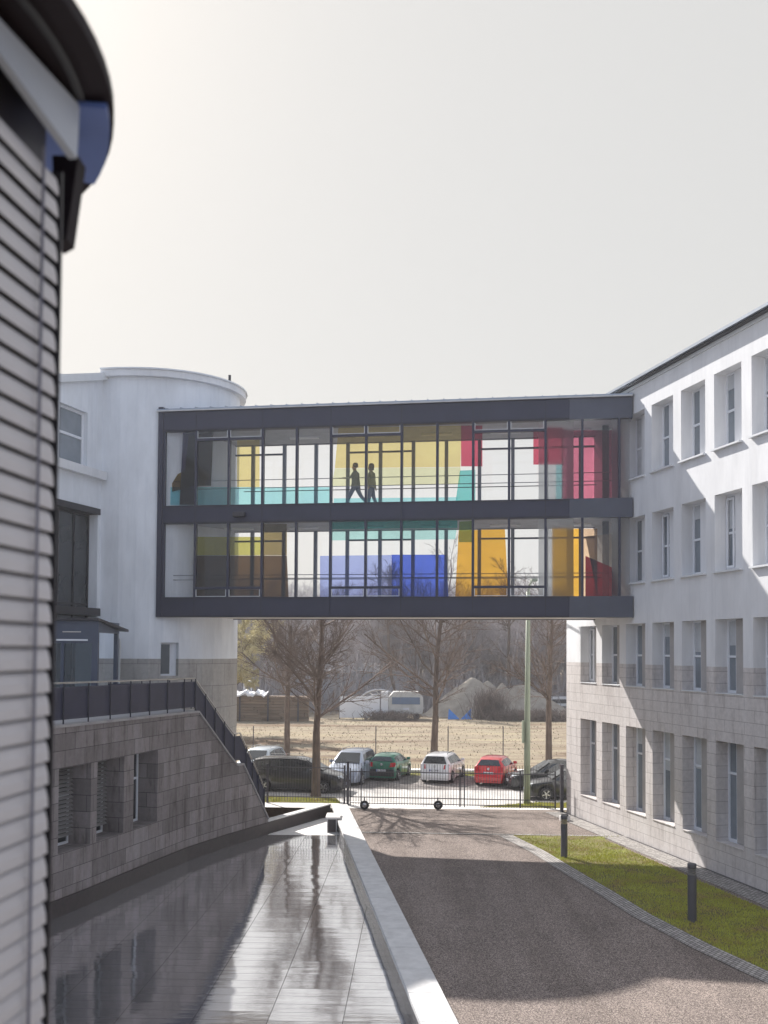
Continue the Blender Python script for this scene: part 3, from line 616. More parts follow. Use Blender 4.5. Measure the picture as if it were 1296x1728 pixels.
for (a, b, lo, hi, ri, c) in rops:
    f = MB(); h = hi-lo; m = a+.52; tz = lo+h*(.5 if ri > 0 else .68); fw = .065
    segs = [(a, a+fw, lo, hi), (m-fw/2, m+fw/2, lo, hi), (b-fw, b, lo, hi), (a+fw, m-fw/2, lo, lo+.11), (a+fw, m-fw/2, hi-fw, hi), (a+fw, m-fw/2, tz-.035, tz+.035), (m+fw/2, b-fw, lo, lo+.11), (m+fw/2, b-fw, hi-fw, hi), (m+fw/2, b-fw, tz-.035, tz+.035)]
    for (x0, x1, y0, y1) in segs: pbox(f, RPth, x0, x1, y0, y1, -DP, -DP+.08)
    fo = f.build('window', 'white_frame', rb)
    pbox(MB(), RPth, a+.01, b-.01, lo+.01, hi-.01, -DP+.02, -DP+.035).build('pane', 'winglass', fo)
    # pale reveal panel standing between the two sashes
    pbox(MB(), RPth, m+.05, b-.001, lo+.03, hi-.003, -DP+.081, -DP+.12).build('reveal_panel', 'plaster' if ri >= 2 else 'reveal_stone', fo)
    bh = (0, 0, .35, 0, .6, 0, .2, 1.0, 0, .45)[(ri*7+c*3) % 10]
    if bh: pbox(MB(), RPth, a+.07, b-.07, hi-.07-(h-.2)*bh, hi-.07, -DP+.036, -DP+.045).build('roller_blind', 'blind_cloth', fo)
    if (ri, c) in tilt:
        tp = MB(); q = lambda x, z, o: RPth.at(x, z, o)
        for (x0, x1, z0_, z1_) in ((a+.05, a+.12, lo+.1, hi-.1), (m-.1, m-.03, lo+.1, hi-.1), (a+.12, m-.1, lo+.1, lo+.17), (a+.12, m-.1, hi-.17, hi-.1)):
            g_ = lambda z: -DP-.02-.22*(z-lo)/h*1.0
            tp.hexa([q(x0, z0_, -DP+.1-.0), q(x1, z0_, -DP+.1), q(x1, z1_, -DP+.1-.0+.0), q(x0, z1_, -DP+.1)], RPth.nrm(0)*.03)
        tp.build('tilted_sash', 'white_frame', fo)
    if ri >= 2: pbox(MB(), RPth, a-.03, b+.03, lo-.07, lo-.012, -.05, .12).build('sill', 'sillm', fo)
    else: pbox(MB(), RPth, a+.002, b-.002, lo+.002, lo+.03, -DP+.152, .03).build('sill', 'sillm' if ri == 1 else 'stone_r', fo)
localise(rb)
# ================================================================== FOOTBRIDGE
BL = D(269, 690, 41.3); BR = D(1050, 664, 38.3); bd = Vector((BR.x-BL.x, BR.y-BL.y, 0)).normalized(); bn = Vector((bd.y, -bd.x, 0))  # towards the camera
if bn.y > 0: bn = -bn
BP_ = Path([(BL.x-bd.x*.0, BL.y), (BL.x+bd.x*18.9, BL.y+bd.y*18.9)], 1)
if BP_.nrm(0).dot(bn) < 0: BP_.side = -1
BW = 3.4; BLEN = 18.5
Z = dict(b=8.16, s1=8.95, h1=11.88, s2=12.60, h2=15.58, t=16.42)
br = thing('glass_footbridge', 'two storey enclosed glass footbridge with navy frames and coloured panes joining the two white buildings', 'footbridge', (BL.x, BL.y, Z['b']))
mul = [.26+(1.56-.26)*0]+[1.56+1.366*i for i in range(12)]+[18.0]
mul = [.24, 1.57, 2.93, 4.31, 5.69, 7.06, 8.45, 9.84, 11.22, 12.59, 13.95, 15.31, 16.67, 18.02]
for (z0, z1, nm, n_) in ((Z['b'], Z['s1'], 'bottom_band', .06), (Z['h1'], Z['s2'], 'middle_band', .06), (Z['h2'], Z['t'], 'top_band', .06)):
    m = MB(); pbox(m, BP_, 0, 16.2, z0, z1, -.25, .05); pbox(m, BP_, 0, BLEN, z0, z1, -BW, -BW+.2)
    m.build(nm, 'navy', br)
    e = MB(); pbox(e, BP_, 16.203, BLEN, z0, z1, -.25, .05); e.build('end_band', mk('veiled_navy', (.07, .078, .11), .4, .1, 1) if 'veiled_navy' not in bpy.data.materials else bpy.data.materials['veiled_navy'], br)  # navy lightened towards this end: a reflected veil put into the colour
    j = MB()
    for x in [mul[k] for k in (1, 3, 5, 7, 9, 11)]: pbox(j, BP_, x-.012, x+.012, z0+.06, z1-.06, .0505, .062)
    for zz in (z0+.03, z1-.06): pbox(j, BP_, 0, 16.2, zz, zz+.03, .051, .085)
    j.build('panel_joint', 'navy_seam', br)
MB_ = MB()
for z0, z1 in ((Z['s1'], Z['h1']), (Z['s2'], Z['h2'])):
    for k, x in enumerate(mul): 
        m = MB(); pbox(m, BP_, x-.045, x+.045, z0, z1, -.16, .045); m.build('mullion', 'navy', br)
        if k: m = MB(); pbox(m, BP_, x-.07, x+.07, z0, z1, -BW+.02, -BW+.18); m.build('mullion', mk('inner_mullion', (.16, .18, .24), .5) if k == 1 and z0 == Z['s1'] else bpy.data.materials['inner_mullion'], br)
    if z0 == Z['s1']:
        tr, trz = ((1, 3), (5, 7), (9, 11)), (z0+.36)
    else: tr, trz = ((1, 3), (5, 7), (9, 11)), (z1-.36)
    for k in [k for (i, j) in tr for k in range(i, j)]:
        m = MB(); pbox(m, BP_, mul[k]+.045, mul[k+1]-.045, trz-.045, trz+.045, -.12, .035); m.build('transom', 'navy', br)
    for k in (1, 2, 5, 6, 9, 10, 11, 12):
        m = MB(); pbox(m, BP_, mul[k]+.07, mul[k+1]-.07, z1-.42, z1-.35, -BW+.05, -BW+.15); m.build('transom', 'navy', br)
    # vent frames, light edged
    for (i, j) in tr:
        for k in range(i, j):
            v_ = MB()
            x0, x1 = mul[k]+.06, mul[k+1]-.06; lo, hi = ((z0+.02, trz-.06) if z0 == Z['s1'] else (trz+.06, z1-.02))
            for q in ((x0, x0+.02, lo, hi), (x1-.02, x1, lo, hi)): pbox(v_, BP_, *q, .0, .04)
            pbox(v_, BP_, x0+.02, x1-.02, lo, lo+.02, .0, .04); v_.build('vent_frame', 'sillm', br)
    for k in range(13):
        g = MB(); pbox(g, BP_, mul[k]+.04, mul[k+1]-.04, z0+.005, z1-.005, -.05, -.04); g.build('pane', 'glass', br)
    g = MB(); pbox(g, BP_, 0, BLEN, z0, z1, -BW+.09, -BW+.10); g.build('rear_glazing', 'glass', br)
MB_ = MB(); pbox(MB_, BP_, -.0, .2, Z['b'], Z['t']+.15, -.2, .09); MB_.build('corner_post', 'navy', br)
fl = MB(); pbox(fl, BP_, 0, BLEN, Z['s2']-.3, Z['s2']-.02, -BW+.2, -.25); pbox(fl, BP_, 0, BLEN, Z['b']+.45, Z['s1']-.02, -BW+.2, -.25); fl.build('floor_slab', 'floor_in', br)
ce = MB(); pbox(ce, BP_, 0, BLEN, Z['h1']+.02, Z['h1']+.1, -BW+.2, -.25); pbox(ce, BP_, 0, BLEN, Z['h2']+.02, Z['h2']+.1, -BW+.2, -.25); ce.build('ceiling', 'ceil_in', br)
un = MB(); pbox(un, BP_, 0, BLEN, Z['b']+.03, Z['b']+.06, -BW+.2, -.25); un.build('soffit', mk('soffit', (.62, .58, .54), .6, .05), br)
# pitched metal roof with standing seams
rf = MB()
q = lambda s, z, o: BP_.at(s, z, o)
rf.hexa([q(-.05, Z['t']+.002, .16), q(BLEN, Z['t']+.002, .16), q(BLEN, Z['t']+.28, -BW/2), q(-.05, Z['t']+.28, -BW/2)], Vector((0, 0, .05)))
rf.hexa([q(-.05, Z['t']+.28, -BW/2-.002), q(BLEN, Z['t']+.28, -BW/2-.002), q(BLEN, Z['t']+.002, -BW-.16), q(-.05, Z['t']+.002, -BW-.16)], Vector((0, 0, .05)))
x = .3
while x < BLEN: rf.hexa([q(x, Z['t']+.053, .16), q(x+.03, Z['t']+.053, .16), q(x+.03, Z['t']+.331, -BW/2), q(x, Z['t']+.331, -BW/2)], Vector((0, 0, .04))); x += .62
rf.build('roof', 'roofmetal', br, fix=False)
pbox(MB(), BP_, -.05, BLEN, Z['t']-.05, Z['t']-.0, .052, .17).build('gutter', 'steel', br)
hr = MB()
for zz in (13.62, 13.30): hr.tube([q(.3, zz, -.32), q(BLEN-.3, zz, -.32)], .016, 6)
for zz in (9.84, 9.66): hr.tube([q(.3, zz, -.32), q(BLEN-.3, zz, -.32)], .016, 6)
hr.build('handrail', mk('rail_grey', (.2, .2, .22), .4), br)
hr2 = MB()
for zz in (13.6, 9.9): hr2.tube([q(2.6, zz, -BW+.3), q(BLEN-.3, zz, -BW+.3)], .02, 6)
hr2.build('handrail', 'dark_metal', br)
# end next to the office building: added dark strips, part of an imitated reflection
for (a, b, z0, z1, m_, o0, o1, nm) in ((17.45, 17.7, Z['s2'], Z['h2'], 'dark_metal', -1.2, -1.15, 'reflection_strip'), (17.45, 17.7, Z['s1'], Z['h1'], 'dark_metal', -1.2, -1.15, 'reflection_strip')):
    m = MB(); pbox(m, BP_, a, b, z0, z1, o0, o1); m.build(nm, m_, br)
for zz in (Z['s1'], Z['s2']):
    m = MB(); pbox(m, BP_, .25, .95, zz, zz+2.1, -.9, -.85); m.build('inner_door', 'navy_grey', br)
# coloured panes: rectangles standing just behind the front glass; given as (px, py) corners on the front plane
def on_bridge(px, py, off=-.24):
    P = BP_.at(0, 0, off); d = ray(px, py); n = BP_.nrm(0); t = n.dot(P-EYE)/n.dot(d); w_ = EYE+d*t; return w_
def pane(col, corners, nm, off=-.22, veil=.07):
    c = [on_bridge(x, y, off) for x, y in corners]; MB().hexa(c, BP_.nrm(0)*-.01).build('coloured_panel', M[nm] if nm in M else M.setdefault(nm, tint_mat(nm, col, veil)), br)
    return
def pr(x0, x1, y0, y1, col, nm, off=-.22, sl=0, veil=.07): pane(col, [(x0, y1), (x1, y1), (x1-sl*0, y0), (x0+sl, y0)], nm, off, veil)
T_Y = (.97, .80, .36); T_Y2 = (.95, .94, .62); T_R = (.72, .10, .17); T_T = (.25, .72, .70); T_C = (.50, .92, .98); T_B = (.10, .18, .80); T_O = (.90, .50, .04); T_G = (.35, .55, .12); T_BR = (.13, .075, .03); T_RR = (.75, .02, .03)
M['veil'] = tint_mat('reflection_veil', (.86, .88, .90), .42)
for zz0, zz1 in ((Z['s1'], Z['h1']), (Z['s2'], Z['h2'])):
    for x0, x1 in ((15.05, 15.26), (15.36, 16.35), (17.75, 18.4)): m = MB(); pbox(m, BP_, x0, x1, zz0+.01, zz1-.01, -.13, -.12); m.build('veil_panel', 'veil', br)  # added translucent panels imitating the pale veil of a reflection
for zz in (Z['h1'], Z['h2']):
    for k in range(6): m = MB(); pbox(m, BP_, 2.2+k*2.73, 3.4+k*2.73, zz-.06, zz+.015, -1.9, -1.7); m.build('ceiling_light', 'white', br)
pane((.10, .09, .22), [(303, 852), (328, 852), (334, 726), (309, 726)], 'indigo_film', -.22)
pane((.10, .07, .035), [(310, 820), (356, 820), (360, 728), (318, 735)], 'umber_film', -.235)
pane((.45, .30, .03), [(280, 832), (322, 822), (322, 790), (300, 800)], 'amber_film', -.26)
pr(400, 438, 742, 822, T_Y, 'yellow_film', -.22)
pr(282, 557, 822, 852, T_C, 'cyan_film', -.225)
pane(T_Y, [(565, 790), (777, 788), (779, 718), (571, 722)], 'yellow_film', -.22)
pane(T_Y2, [(560, 820), (776, 817), (777, 788.5), (565, 790.5)], 'pale_yellow_film', -.22)
pane(T_C, [(563, 849), (772, 847), (772, 839), (563, 841)], 'cyan_film', -.23)
pr(778, 814, 718, 787, T_R, 'red_film', -.22)
pane(T_T, [(769, 846), (802, 846), (802, 793), (776, 794)], 'teal_film', -.225)
pr(900, 950, 722, 784, T_R, 'red_film', -.22); pr(948, 1045, 726, 842, (.60, .16, .24), 'rose_film', -.22)
pr(938, 949, 784, 844, T_C, 'cyan_film', -.22)
pane((.66, .62, .16), [(330, 937), (440, 937), (440, 906), (332, 906)], 'olive_film', -.22)
pane(T_BR, [(328, 1008), (487, 1008), (484, 937.5), (328, 937.5)], 'brown_film', -.22)
pane((.34, .26, .10), [(440, 937), (484, 937), (484, 884), (440, 884)], 'bronze_film', -.225)
pane((.10, .62, .56), [(559, 893), (772, 891), (772, 877), (559, 879)], 'jade_film', -.22)
pane((.55, .88, .86), [(559, 912), (768, 910), (771, 891.5), (559, 893.5)], 'pale_cyan_film', -.22)
pane((.48, .56, 1.), [(540, 1008), (660, 1008), (660, 936.5), (540, 938)], 'pale_blue_film', -.22)
pane(T_B, [(660.5, 1008), (757, 1008), (753, 936), (660.5, 936)], 'blue_film', -.22)
pane(T_G, [(774, 915), (798, 915), (798, 879), (775, 880)], 'green_film', -.225)
pane(T_O, [(768, 1008), (858, 1008), (852, 893), (774, 895)], 'orange_film', -.22)
pr(932, 984, 892, 1008, T_O, 'orange_film', -.22); pr(984.5, 1008, 892, 1008, (.85, .60, .38), 'peach_film', -.22)
pane((.95, .84, .74), [(1008.5, 1008), (1045, 1008), (1042, 900), (988, 905)], 'cream_film', -.26, .15)
pane((.95, .02, .04), [(988, 1008), (1046, 1008), (1034, 958), (988, 938)], 'bright_red_film', -.235, .12)
localise(br)
# camera box mounted on the middle band
cb_ = thing('bridge_lamp', 'small dark floodlight fixed to the middle band of the footbridge near its left end', 'lamp', on_bridge(404, 868, .07))
MB().box((-.24, -.26, -.11), (.24, -.04, .07)).build('housing', 'dark_metal', cb_, bev=.03); MB().box((-.06, -.04, -.05), (.06, .03, .05)).build('bracket', 'dark_metal', cb_)
# ================================================================== PEOPLE ON THE BRIDGE
def person(label, loc, rz, armf, leg, coat, female=False):
    t = bpy.data.meshes.new('person')
    # walking towards local +x ; x forward, y left, z up
    V = []; E_ = []; Rr = []
    def add(p, r, parent=None):
        V.append(p); Rr.append(r); i = len(V)-1
        if parent is not None: E_.append((parent, i))
        return i
    pel = add((0, 0, .92), (.15, .12)); wst = add((.01, 0, 1.08), (.13, .105), pel); ch = add((.02, 0, 1.28), (.16, .12), wst); sh = add((.01, 0, 1.42), (.12, .085), ch)
    nk = add((.03, 0, 1.50), (.052, .052), sh); hd0 = add((.04, 0, 1.58), (.075, .07), nk); hd1 = add((.045, 0, 1.68), (.09, .08), hd0); hd2 = add((.035, 0, 1.75), (.06, .055), hd1)
    nose = add((.135, 0, 1.63), (.018, .016), hd0)
    for sgn, ang in ((1, leg), (-1, -leg)):
        hp = add((.0, .09*sgn, .88), (.10, .095), pel); kx = .46*math.sin(ang); kz = .88-.44*math.cos(ang)
        bend = .25 if ang < 0 else .03
        kn = add((kx, .09*sgn, kz), (.075, .072), hp); a2 = ang-bend; ax = kx+.42*math.sin(a2); az = kz-.42*math.cos(a2)
        an = add((ax, .09*sgn, az), (.052, .052), kn); tx = ax+.17*math.cos(bend*.9 if ang < 0 else 0.1); tz = az-.05-(.07 if ang < 0 else -.02)
        add((tx, .09*sgn, max(tz, .03)), (.035, .03), an)
    for sgn, (a1, a2) in ((1, armf), (-1, (-.25, .1))):
        s_ = add((.0, .19*sgn, 1.40), (.06, .06), sh); ex = .28*math.sin(a1); ez = 1.40-.28*math.cos(a1); e = add((ex, .23*sgn, ez), (.045, .045), s_)
        hx = ex+.25*math.sin(a1+a2); hz = ez-.25*math.cos(a1+a2); h_ = add((hx, .22*sgn, hz), (.03, .028), e)
        dx, dz = math.sin(a1+a2), -math.cos(a1+a2); pm = add((hx+dx*.05, .22*sgn, hz+dz*.05), (.034, .02), h_)
        for k, (o, l) in enumerate(((-.03, .075), (-.01, .09), (.01, .085), (.03, .07))): add((hx+dx*(.07+l), .22*sgn+o, hz+dz*(.07+l)-.01), (.009, .009), pm)
        add((hx+dx*.06, .22*sgn-.05*sgn, hz+dz*.05+.03), (.011, .011), h_)
    t.from_pydata(V, E_, []); o = bpy.data.objects.new('person', t); C.objects.link(o)
    o.scale = (1.12, 1.2, .985); m = o.modifiers.new('skin', 'SKIN'); t.skin_vertices.new(name='') if not t.skin_vertices else None
    for i, sv in enumerate(t.skin_vertices[0].data): sv.radius = Rr[i]; sv.use_root = i == 0
    sb = o.modifiers.new('sub', 'SUBSURF'); sb.levels = 2; sb.render_levels = 2
    dg = bpy.context.evaluated_depsgraph_get(); me = bpy.data.meshes.new_from_object(o.evaluated_get(dg)); o.modifiers.clear(); o.data = me; me.name = 'person'
    me.materials.clear()
    for k in ('skin', coat, 'jeans', 'hair'): me.materials.append(M[k])
    for p in me.polygons:
        c = p.center; p.use_smooth = True
        p.material_index = 1 if (.82 < c.z < 1.47 and not (abs(c.y) > .15 and c.x > .33)) else (2 if c.z <= .82 and not (abs(c.y) > .17 and c.z > .7) else 0)
    o.location = loc; o.rotation_euler = (0, 0, rz); tag(o, label, 'person')
    h = MB(); h.lathe([(.0, .02), (.06, .015), (.10, -.05), (.105, -.12), (.085, -.17 if not female else -.26), (.03, -.19 if not female else -.28)], (.005, 0, 1.80), n=14)
    ho = h.build('hair', 'hair', o, smooth=True)
    j = MB(); j.lathe([(.0, 1.455), (.07, 1.46), (.165, 1.40), (.185, 1.25), (.165, 1.08), (.20, .84), (.185, .82)], (0.0, 0, 0), n=16); j.v = [(x*.80+.0, y, z) for x, y, z in j.v]; j.build('jacket', coat, o, smooth=True)
    return o
def bridge_pt(px, off, z):
    w_ = on_bridge(px, 800, off); return (w_.x, w_.y, z)
hd = math.atan2(-bd.y, -bd.x)
person('person in a dark jacket walking left with one arm held forward on the bridge', bridge_pt(600, -1.3, Z['s2']+.0), hd, (.55, 1.0), .40, 'person1')
person('person in a long dark coat walking left behind the other walker on the bridge', bridge_pt(627, -1.5, Z['s2']+.0), hd, (-.1, .35), .13, 'jacket', True)
# ================================================================== FENCE AND SLIDING GATE
def bars_fence(name, label, pts, z0, h, rails, step, mat, cat, grp=None, extra=None):
    P = Path(pts, 1); t = thing(name, label, cat, (pts[0][0], pts[0][1], 0), group=grp)
    mb = MB(); s = .04
    while s < P.L: 
        a = P.at(s, z0); mb.tube([a, (a.x, a.y, z0+h)], .009, 4, cap=False); s += step
    mb.build('bars', mat, t)
    rl = MB()
    for z in rails: rl.tube([P.at(0, z), P.at(P.L, z)], .02, 4)
    rl.build('rail', mat, t)
    if extra: extra(P, t)
    localise(t); return t
M['fence'] = mk('fence_metal', (.055, .05, .06), .5)
FL = G(455, 1352); FM = G(583, 1358); G0 = G(590, 1364); G1 = G(948, 1371)
def posts(xs, h, r=.05):
    def f(P, t):
        for x in xs:
            m = MB(); a = P.at(x, -.02); m.box((a.x-r, a.y-r, -.02), (a.x+r, a.y+r, h)); m.build('post', 'fence', t)
    return f
fa = (FL.x-6, FL.y+.25)
bars_fence('bar_fence', 'dark metal bar fence with pointed bars between the stair foot and the gate', [fa, (FM.x, FM.y)], .1, 1.95, (.3, 1.62), .125, 'fence', 'fence', extra=posts([2.9, 6.0, math.hypot(FM.x-fa[0], FM.y-fa[1])-.05], 1.75, .045))
def gate_extra(P, t):
    for x in (0.02, .5, P.L*.54, P.L*.56, P.L*.83, P.L-.04):
        a = P.at(x, 0); m = MB(); m.box((a.x-.025, a.y-.02, .15), (a.x+.025, a.y+.02, 1.75)); m.build('stile', 'fence', t)
bars_fence('sliding_gate', 'wide dark metal sliding gate on two small wheels across the gravel entrance', [(G0.x, G0.y), (G1.x-.25, G1.y)], .12, 1.85, (.24, .50, 1.60), .118, 'fence', 'gate', extra=gate_extra)
gt = bpy.data.objects['sliding_gate']
GP = Path([(G0.x, G0.y), (G1.x, G1.y)], 1)
for px in (615, 739):
    c = G(px, 1366); y = c.y-.08; m = MB(); fr = Matrix.Translation((c.x, y, .2))
    m.lathe([(.07, -.04), (.15, -.04), (.19, -.025), (.2, 0), (.19, .025), (.15, .04), (.07, .04)], (0, 0, 0), 'Y', 28, fr); wo_ = m.build('wheel', 'tyre', gt, smooth=True)
    m = MB(); m.lathe([(.02, -.05), (.10, -.048), (.105, -.03), (.1, .03)], (0, 0, 0), 'Y', 20, fr); ro = m.build('hub', 'rim', wo_, smooth=True)
    m = MB(); m.box((c.x-.02, y+.042, .2), (c.x+.02, y+.08, .52)); m.build('wheel_fork', 'fence', gt)
localise(gt)
for o in gt.children:
    for c in o.children: c.matrix_parent_inverse = Matrix()
pst = thing('gate_post', 'square dark gate post against the corner of the office building', 'post', (G1.x, G1.y, 0)); MB().box((-.07, -.07, 0), (.07, .07, 2.0)).build('shaft', 'fence', pst); MB().box((-.085, -.085, 2.001), (.085, .085, 2.04)).build('cap', 'fence', pst)
pst = thing('gate_post', 'dark gate post where the bar fence meets the left end of the sliding gate', 'post', (FM.x+.1, FM.y-.05, 0)); MB().box((-.06, -.06, 0), (.06, .06, 1.9)).build('shaft', 'fence', pst); MB().box((-.075, -.075, 1.901), (.075, .075, 1.94)).build('cap', 'fence', pst)
bk = thing('post_base', 'small stone block at the foot of the office corner by the gate', 'block', G(953, 1385)); MB().box((-.2, -.15, 0), (.2, .15, .2)).build('block', 'granite', bk, bev=.02); MB().box((-.14, -.1, .201), (.14, .1, .27)).build('cap', 'dark_metal', bk, bev=.01)
# bollards
def bollard(loc, label, h, lit):
    t = thing('bollard_light', label, 'bollard', loc, group='bollard lights on the lawn')
    r = .112
    MB().lathe([(r, 0), (r, h-.28)], (0, 0, 0), n=24).build('post', mk('bollard_grey', (.085, .082, .09), .5) if 'bollard_grey' not in bpy.data.materials else bpy.data.materials['bollard_grey'], t, smooth=False)
    m = MB()
    for i in range(3): m.lathe([(r*.9, h-.278+i*.055), (r*.98, h-.278+i*.055+.04)], (0, 0, 0), n=24)
    m.build('louvre', mk('sunlit_louvre', (.34, .29, .19), .4) if lit else mk('shaded_louvre', (.22, .21, .2), .4), t)  # sun and shade put into the louvre colour: warm when lit, grey otherwise
    MB().lathe([(r*1.0, h-.11), (r*1.02, h-.02), (r*.95, h)], (0, 0, 0), n=24).build('cap', bpy.data.materials['bollard_grey'], t)
p = G(952, 1447); bollard((p.x, p.y, 0), 'dark cylindrical bollard light with a yellowish ring, standing in the sunlit part of the lawn', 70/F*p.y, True)
p = G(1168, 1556); bollard((p.x, p.y, 0), 'dark grey cylindrical bollard light with louvred ring, standing in the shaded part of the lawn', 97/F*p.y, False)
# lamp pole
p = G(889, 1357); lp = thing('lamp_pole', 'tall pale green pole with a small box, rising behind the gate and passing the footbridge', 'pole', (p.x, p.y, 0))
M['pole'] = mk('pole_paint', (.24, .27, .20), .6, .1, 1)
MB().tube([(0, 0, 0), (.02, 0, 4), (.05, 0, 9.6)], [.155, .13, .09], 12).build('shaft', 'pole', lp, smooth=True)
MB().box((-.22, -.12, 2.75), (-.12, .1, 3.75)).build('switch_box', 'pole', lp, bev=.01)
MB().tube([(.05, 0, 9.5), (.05, -.5, 9.9), (.05, -1.5, 10.0)], [.05, .045, .04], 8).build('arm', 'pole', lp); MB().box((-.08, -2.1, 9.93), (.18, -1.45, 10.05)).build('lamp_head', 'pole', lp, bev=.03)
# thin wire fence posts in the field
for px, lab in ((427, 'leftmost thin field fence post, above the stair foot'), (634, 'thin grey field fence post standing behind the green car'), (756, 'thin grey field fence post standing behind the white car'), (849, 'thin grey field fence post standing behind the red car'), (554, 'thin grey field fence post between the left tree trunks and the blue car roof')):
    if px == 554: continue
    p = G(px, 1290); h = (1290-1226)/F*p.y
    o = MB().tube([(0, 0, 0), (0, 0, h-.2), (.0, .06, h)], .03, 6).build('fence_post', 'fence'); o.location = (p.x, p.y, 0); tag(o, lab, 'post', 'thin fence posts along the field')
# ================================================================== CARS
def car(label, loc, heading, col, L=4.1, W=1.68, Hh=1.48, kind='hatch', metal=.2, trimlow=False, group='cars parked beyond the gate', rimspk=5, badge=True, two=None):
    t = thing('parked_car', label, 'car', loc, heading, group)
    bodym = paint('paint_'+str(len(bpy.data.materials)), col, metal)
    hw = W/2; wr = .31; wb = L*.62; xf = L/2-.80*L/4.1; xr = xf-wb
    # (x, ztop, zbelt, halfwidth, roofhalf)
    if kind == 'hatch':
        pr_ = [(L/2, .52, .50, .74, .60), (L/2-.06, .70, .68, .86, .62), (L/2-.22, .80, .77, .94, .62), (L/2-.60, .88, .83, .99, .62), (L*.235, .97, .90, 1, .66), (L*.08, Hh-.10, .92, 1, .66), (-L*.02, Hh-.01, .93, 1, .68), (-L*.16, Hh, .95, 1, .68), (-L*.30, Hh-.03, .97, .99, .66), (-L*.40, Hh-.11, .99, .97, .64), (-L/2+.16, 1.02, .99, .93, .72), (-L/2+.05, .78, .76, .90, .70), (-L/2, .50, .48, .84, .68)]
    elif kind == 'wagon':
        pr_ = [(L/2, .52, .50, .74, .60), (L/2-.06, .68, .66, .86, .62), (L/2-.22, .78, .75, .94, .62), (L/2-.75, .88, .83, .99, .62), (L*.24, .97, .90, 1, .66), (L*.10, Hh-.10, .92, 1, .66), (L*.0, Hh-.01, .93, 1, .68), (-L*.18, Hh, .95, 1, .68), (-L*.34, Hh-.02, .97, .99, .66), (-L*.435, Hh-.08, .98, .97, .64), (-L/2+.10, 1.0, .97, .93, .74), (-L/2+.03, .78, .76, .90, .70), (-L/2, .50, .48, .84, .68)]
    elif kind == 'mpv':
        pr_ = [(L/2, .55, .52, .74, .60), (L/2-.06, .76, .74, .86, .62), (L/2-.25, .88, .85, .94, .62), (L/2-.60, .98, .92, .99, .64), (L*.29, 1.08, .98, 1, .68), (L*.11, Hh-.10, 1.0, 1, .68), (L*.02, Hh-.01, 1.01, 1, .70), (-L*.18, Hh, 1.03, 1, .70), (-L*.34, Hh-.03, 1.05, .99, .68), (-L*.43, Hh-.10, 1.06, .97, .66), (-L/2+.08, 1.06, 1.03, .94, .76), (-L/2+.02, .80, .78, .92, .70), (-L/2, .52, .5, .86, .68)]
    else:  # saloon
        pr_ = [(L/2, .50, .48, .74, .60), (L/2-.06, .68, .66, .86, .62), (L/2-.22, .76, .73, .94, .62), (L/2-.80, .85, .80, .99, .62), (L*.20, .93, .88, 1, .64), (L*.05, Hh-.09, .90, 1, .64), (-L*.05, Hh-.01, .91, 1, .64), (-L*.12, Hh, .92, 1, .64), (-L*.20, Hh-.03, .93, .99, .63), (-L*.24, Hh-.09, .94, .98, .62), (-L*.39, .99, .95, .95, .64), (-L/2+.08, .93, .88, .92, .66), (-L/2, .52, .5, .86, .68)]
    Ra = wr+.055
    xs = [p[0] for p in pr_]
    extra = [xw+Ra*k for xw in (xf, xr) for k in (-1.01, -.99, -.7, -.35, 0, .35, .7, .99, 1.01)]
    def interp(x):
        for a, b in zip(pr_, pr_[1:]):
            if b[0] <= x <= a[0]:
                u = (a[0]-x)/(a[0]-b[0]+1e-9); return tuple(a[i]+(b[i]-a[i])*u for i in range(1, 5))
        return pr_[-1][1:]
    allx = sorted(set([round(x, 3) for x in xs+extra if -L/2 <= x <= L/2]), reverse=True); rings = []; info = []
    for x in allx:
        zt, zb, wf, rf_ = interp(x); w_ = hw*wf; bot = .20
        for xw in (xf, xr):
            if abs(x-xw) < Ra: bot = max(bot, wr+math.sqrt(Ra*Ra-(x-xw)**2))
        bot = min(bot, zb-.08); r2 = hw*rf_*(1 if zt-zb > .3 else 1.25)
        zr = zt-.05 if zt-zb > .2 else (zt+zb)/2
        half = [(w_*.93, bot), (w_*.985, bot+(zb-bot)*.35), (w_, bot+(zb-bot)*.7), (w_*.975, zb), (r2+(w_*.97-r2)*.06 if zt-zb > .2 else w_*.90, zr), (r2*.82, zt-.012), (r2*.4, zt), (0, zt+.004)]
        pts = [Vector((x, -a, z)) for a, z in half]+[Vector((x, a, z)) for a, z in half[-2::-1]]; rings.append(pts); info.append((zt, zb))
    mb = MB(); n = len(rings[0])
    for r_ in rings: mb.v += [tuple(p) for p in r_]
    for i in range(len(rings)-1):
        for k in range(n-1): mb.f.append((i*n+k, i*n+k+1, (i+1)*n+k+1, (i+1)*n+k)); mb.uv.append([(0, 0)]*4)
        mb.f.append((i*n, (i+1)*n, (i+1)*n+n-1, i*n+n-1)); mb.uv.append([(0, 0)]*4)
    mb.f.append(tuple(range(n))); mb.uv.append([(0, 0)]*n); e = (len(rings)-1)*n; mb.f.append(tuple(range(e, e+n))); mb.uv.append([(0, 0)]*n)
    bo = mb.build('body', bodym, t, smooth=True, fix=True)
    for p in bo.data.polygons:
        if len(p.vertices) > 4: p.use_smooth = False
    bm_ = bo.modifiers.new('es', 'EDGE_SPLIT'); bm_.split_angle = R(38)
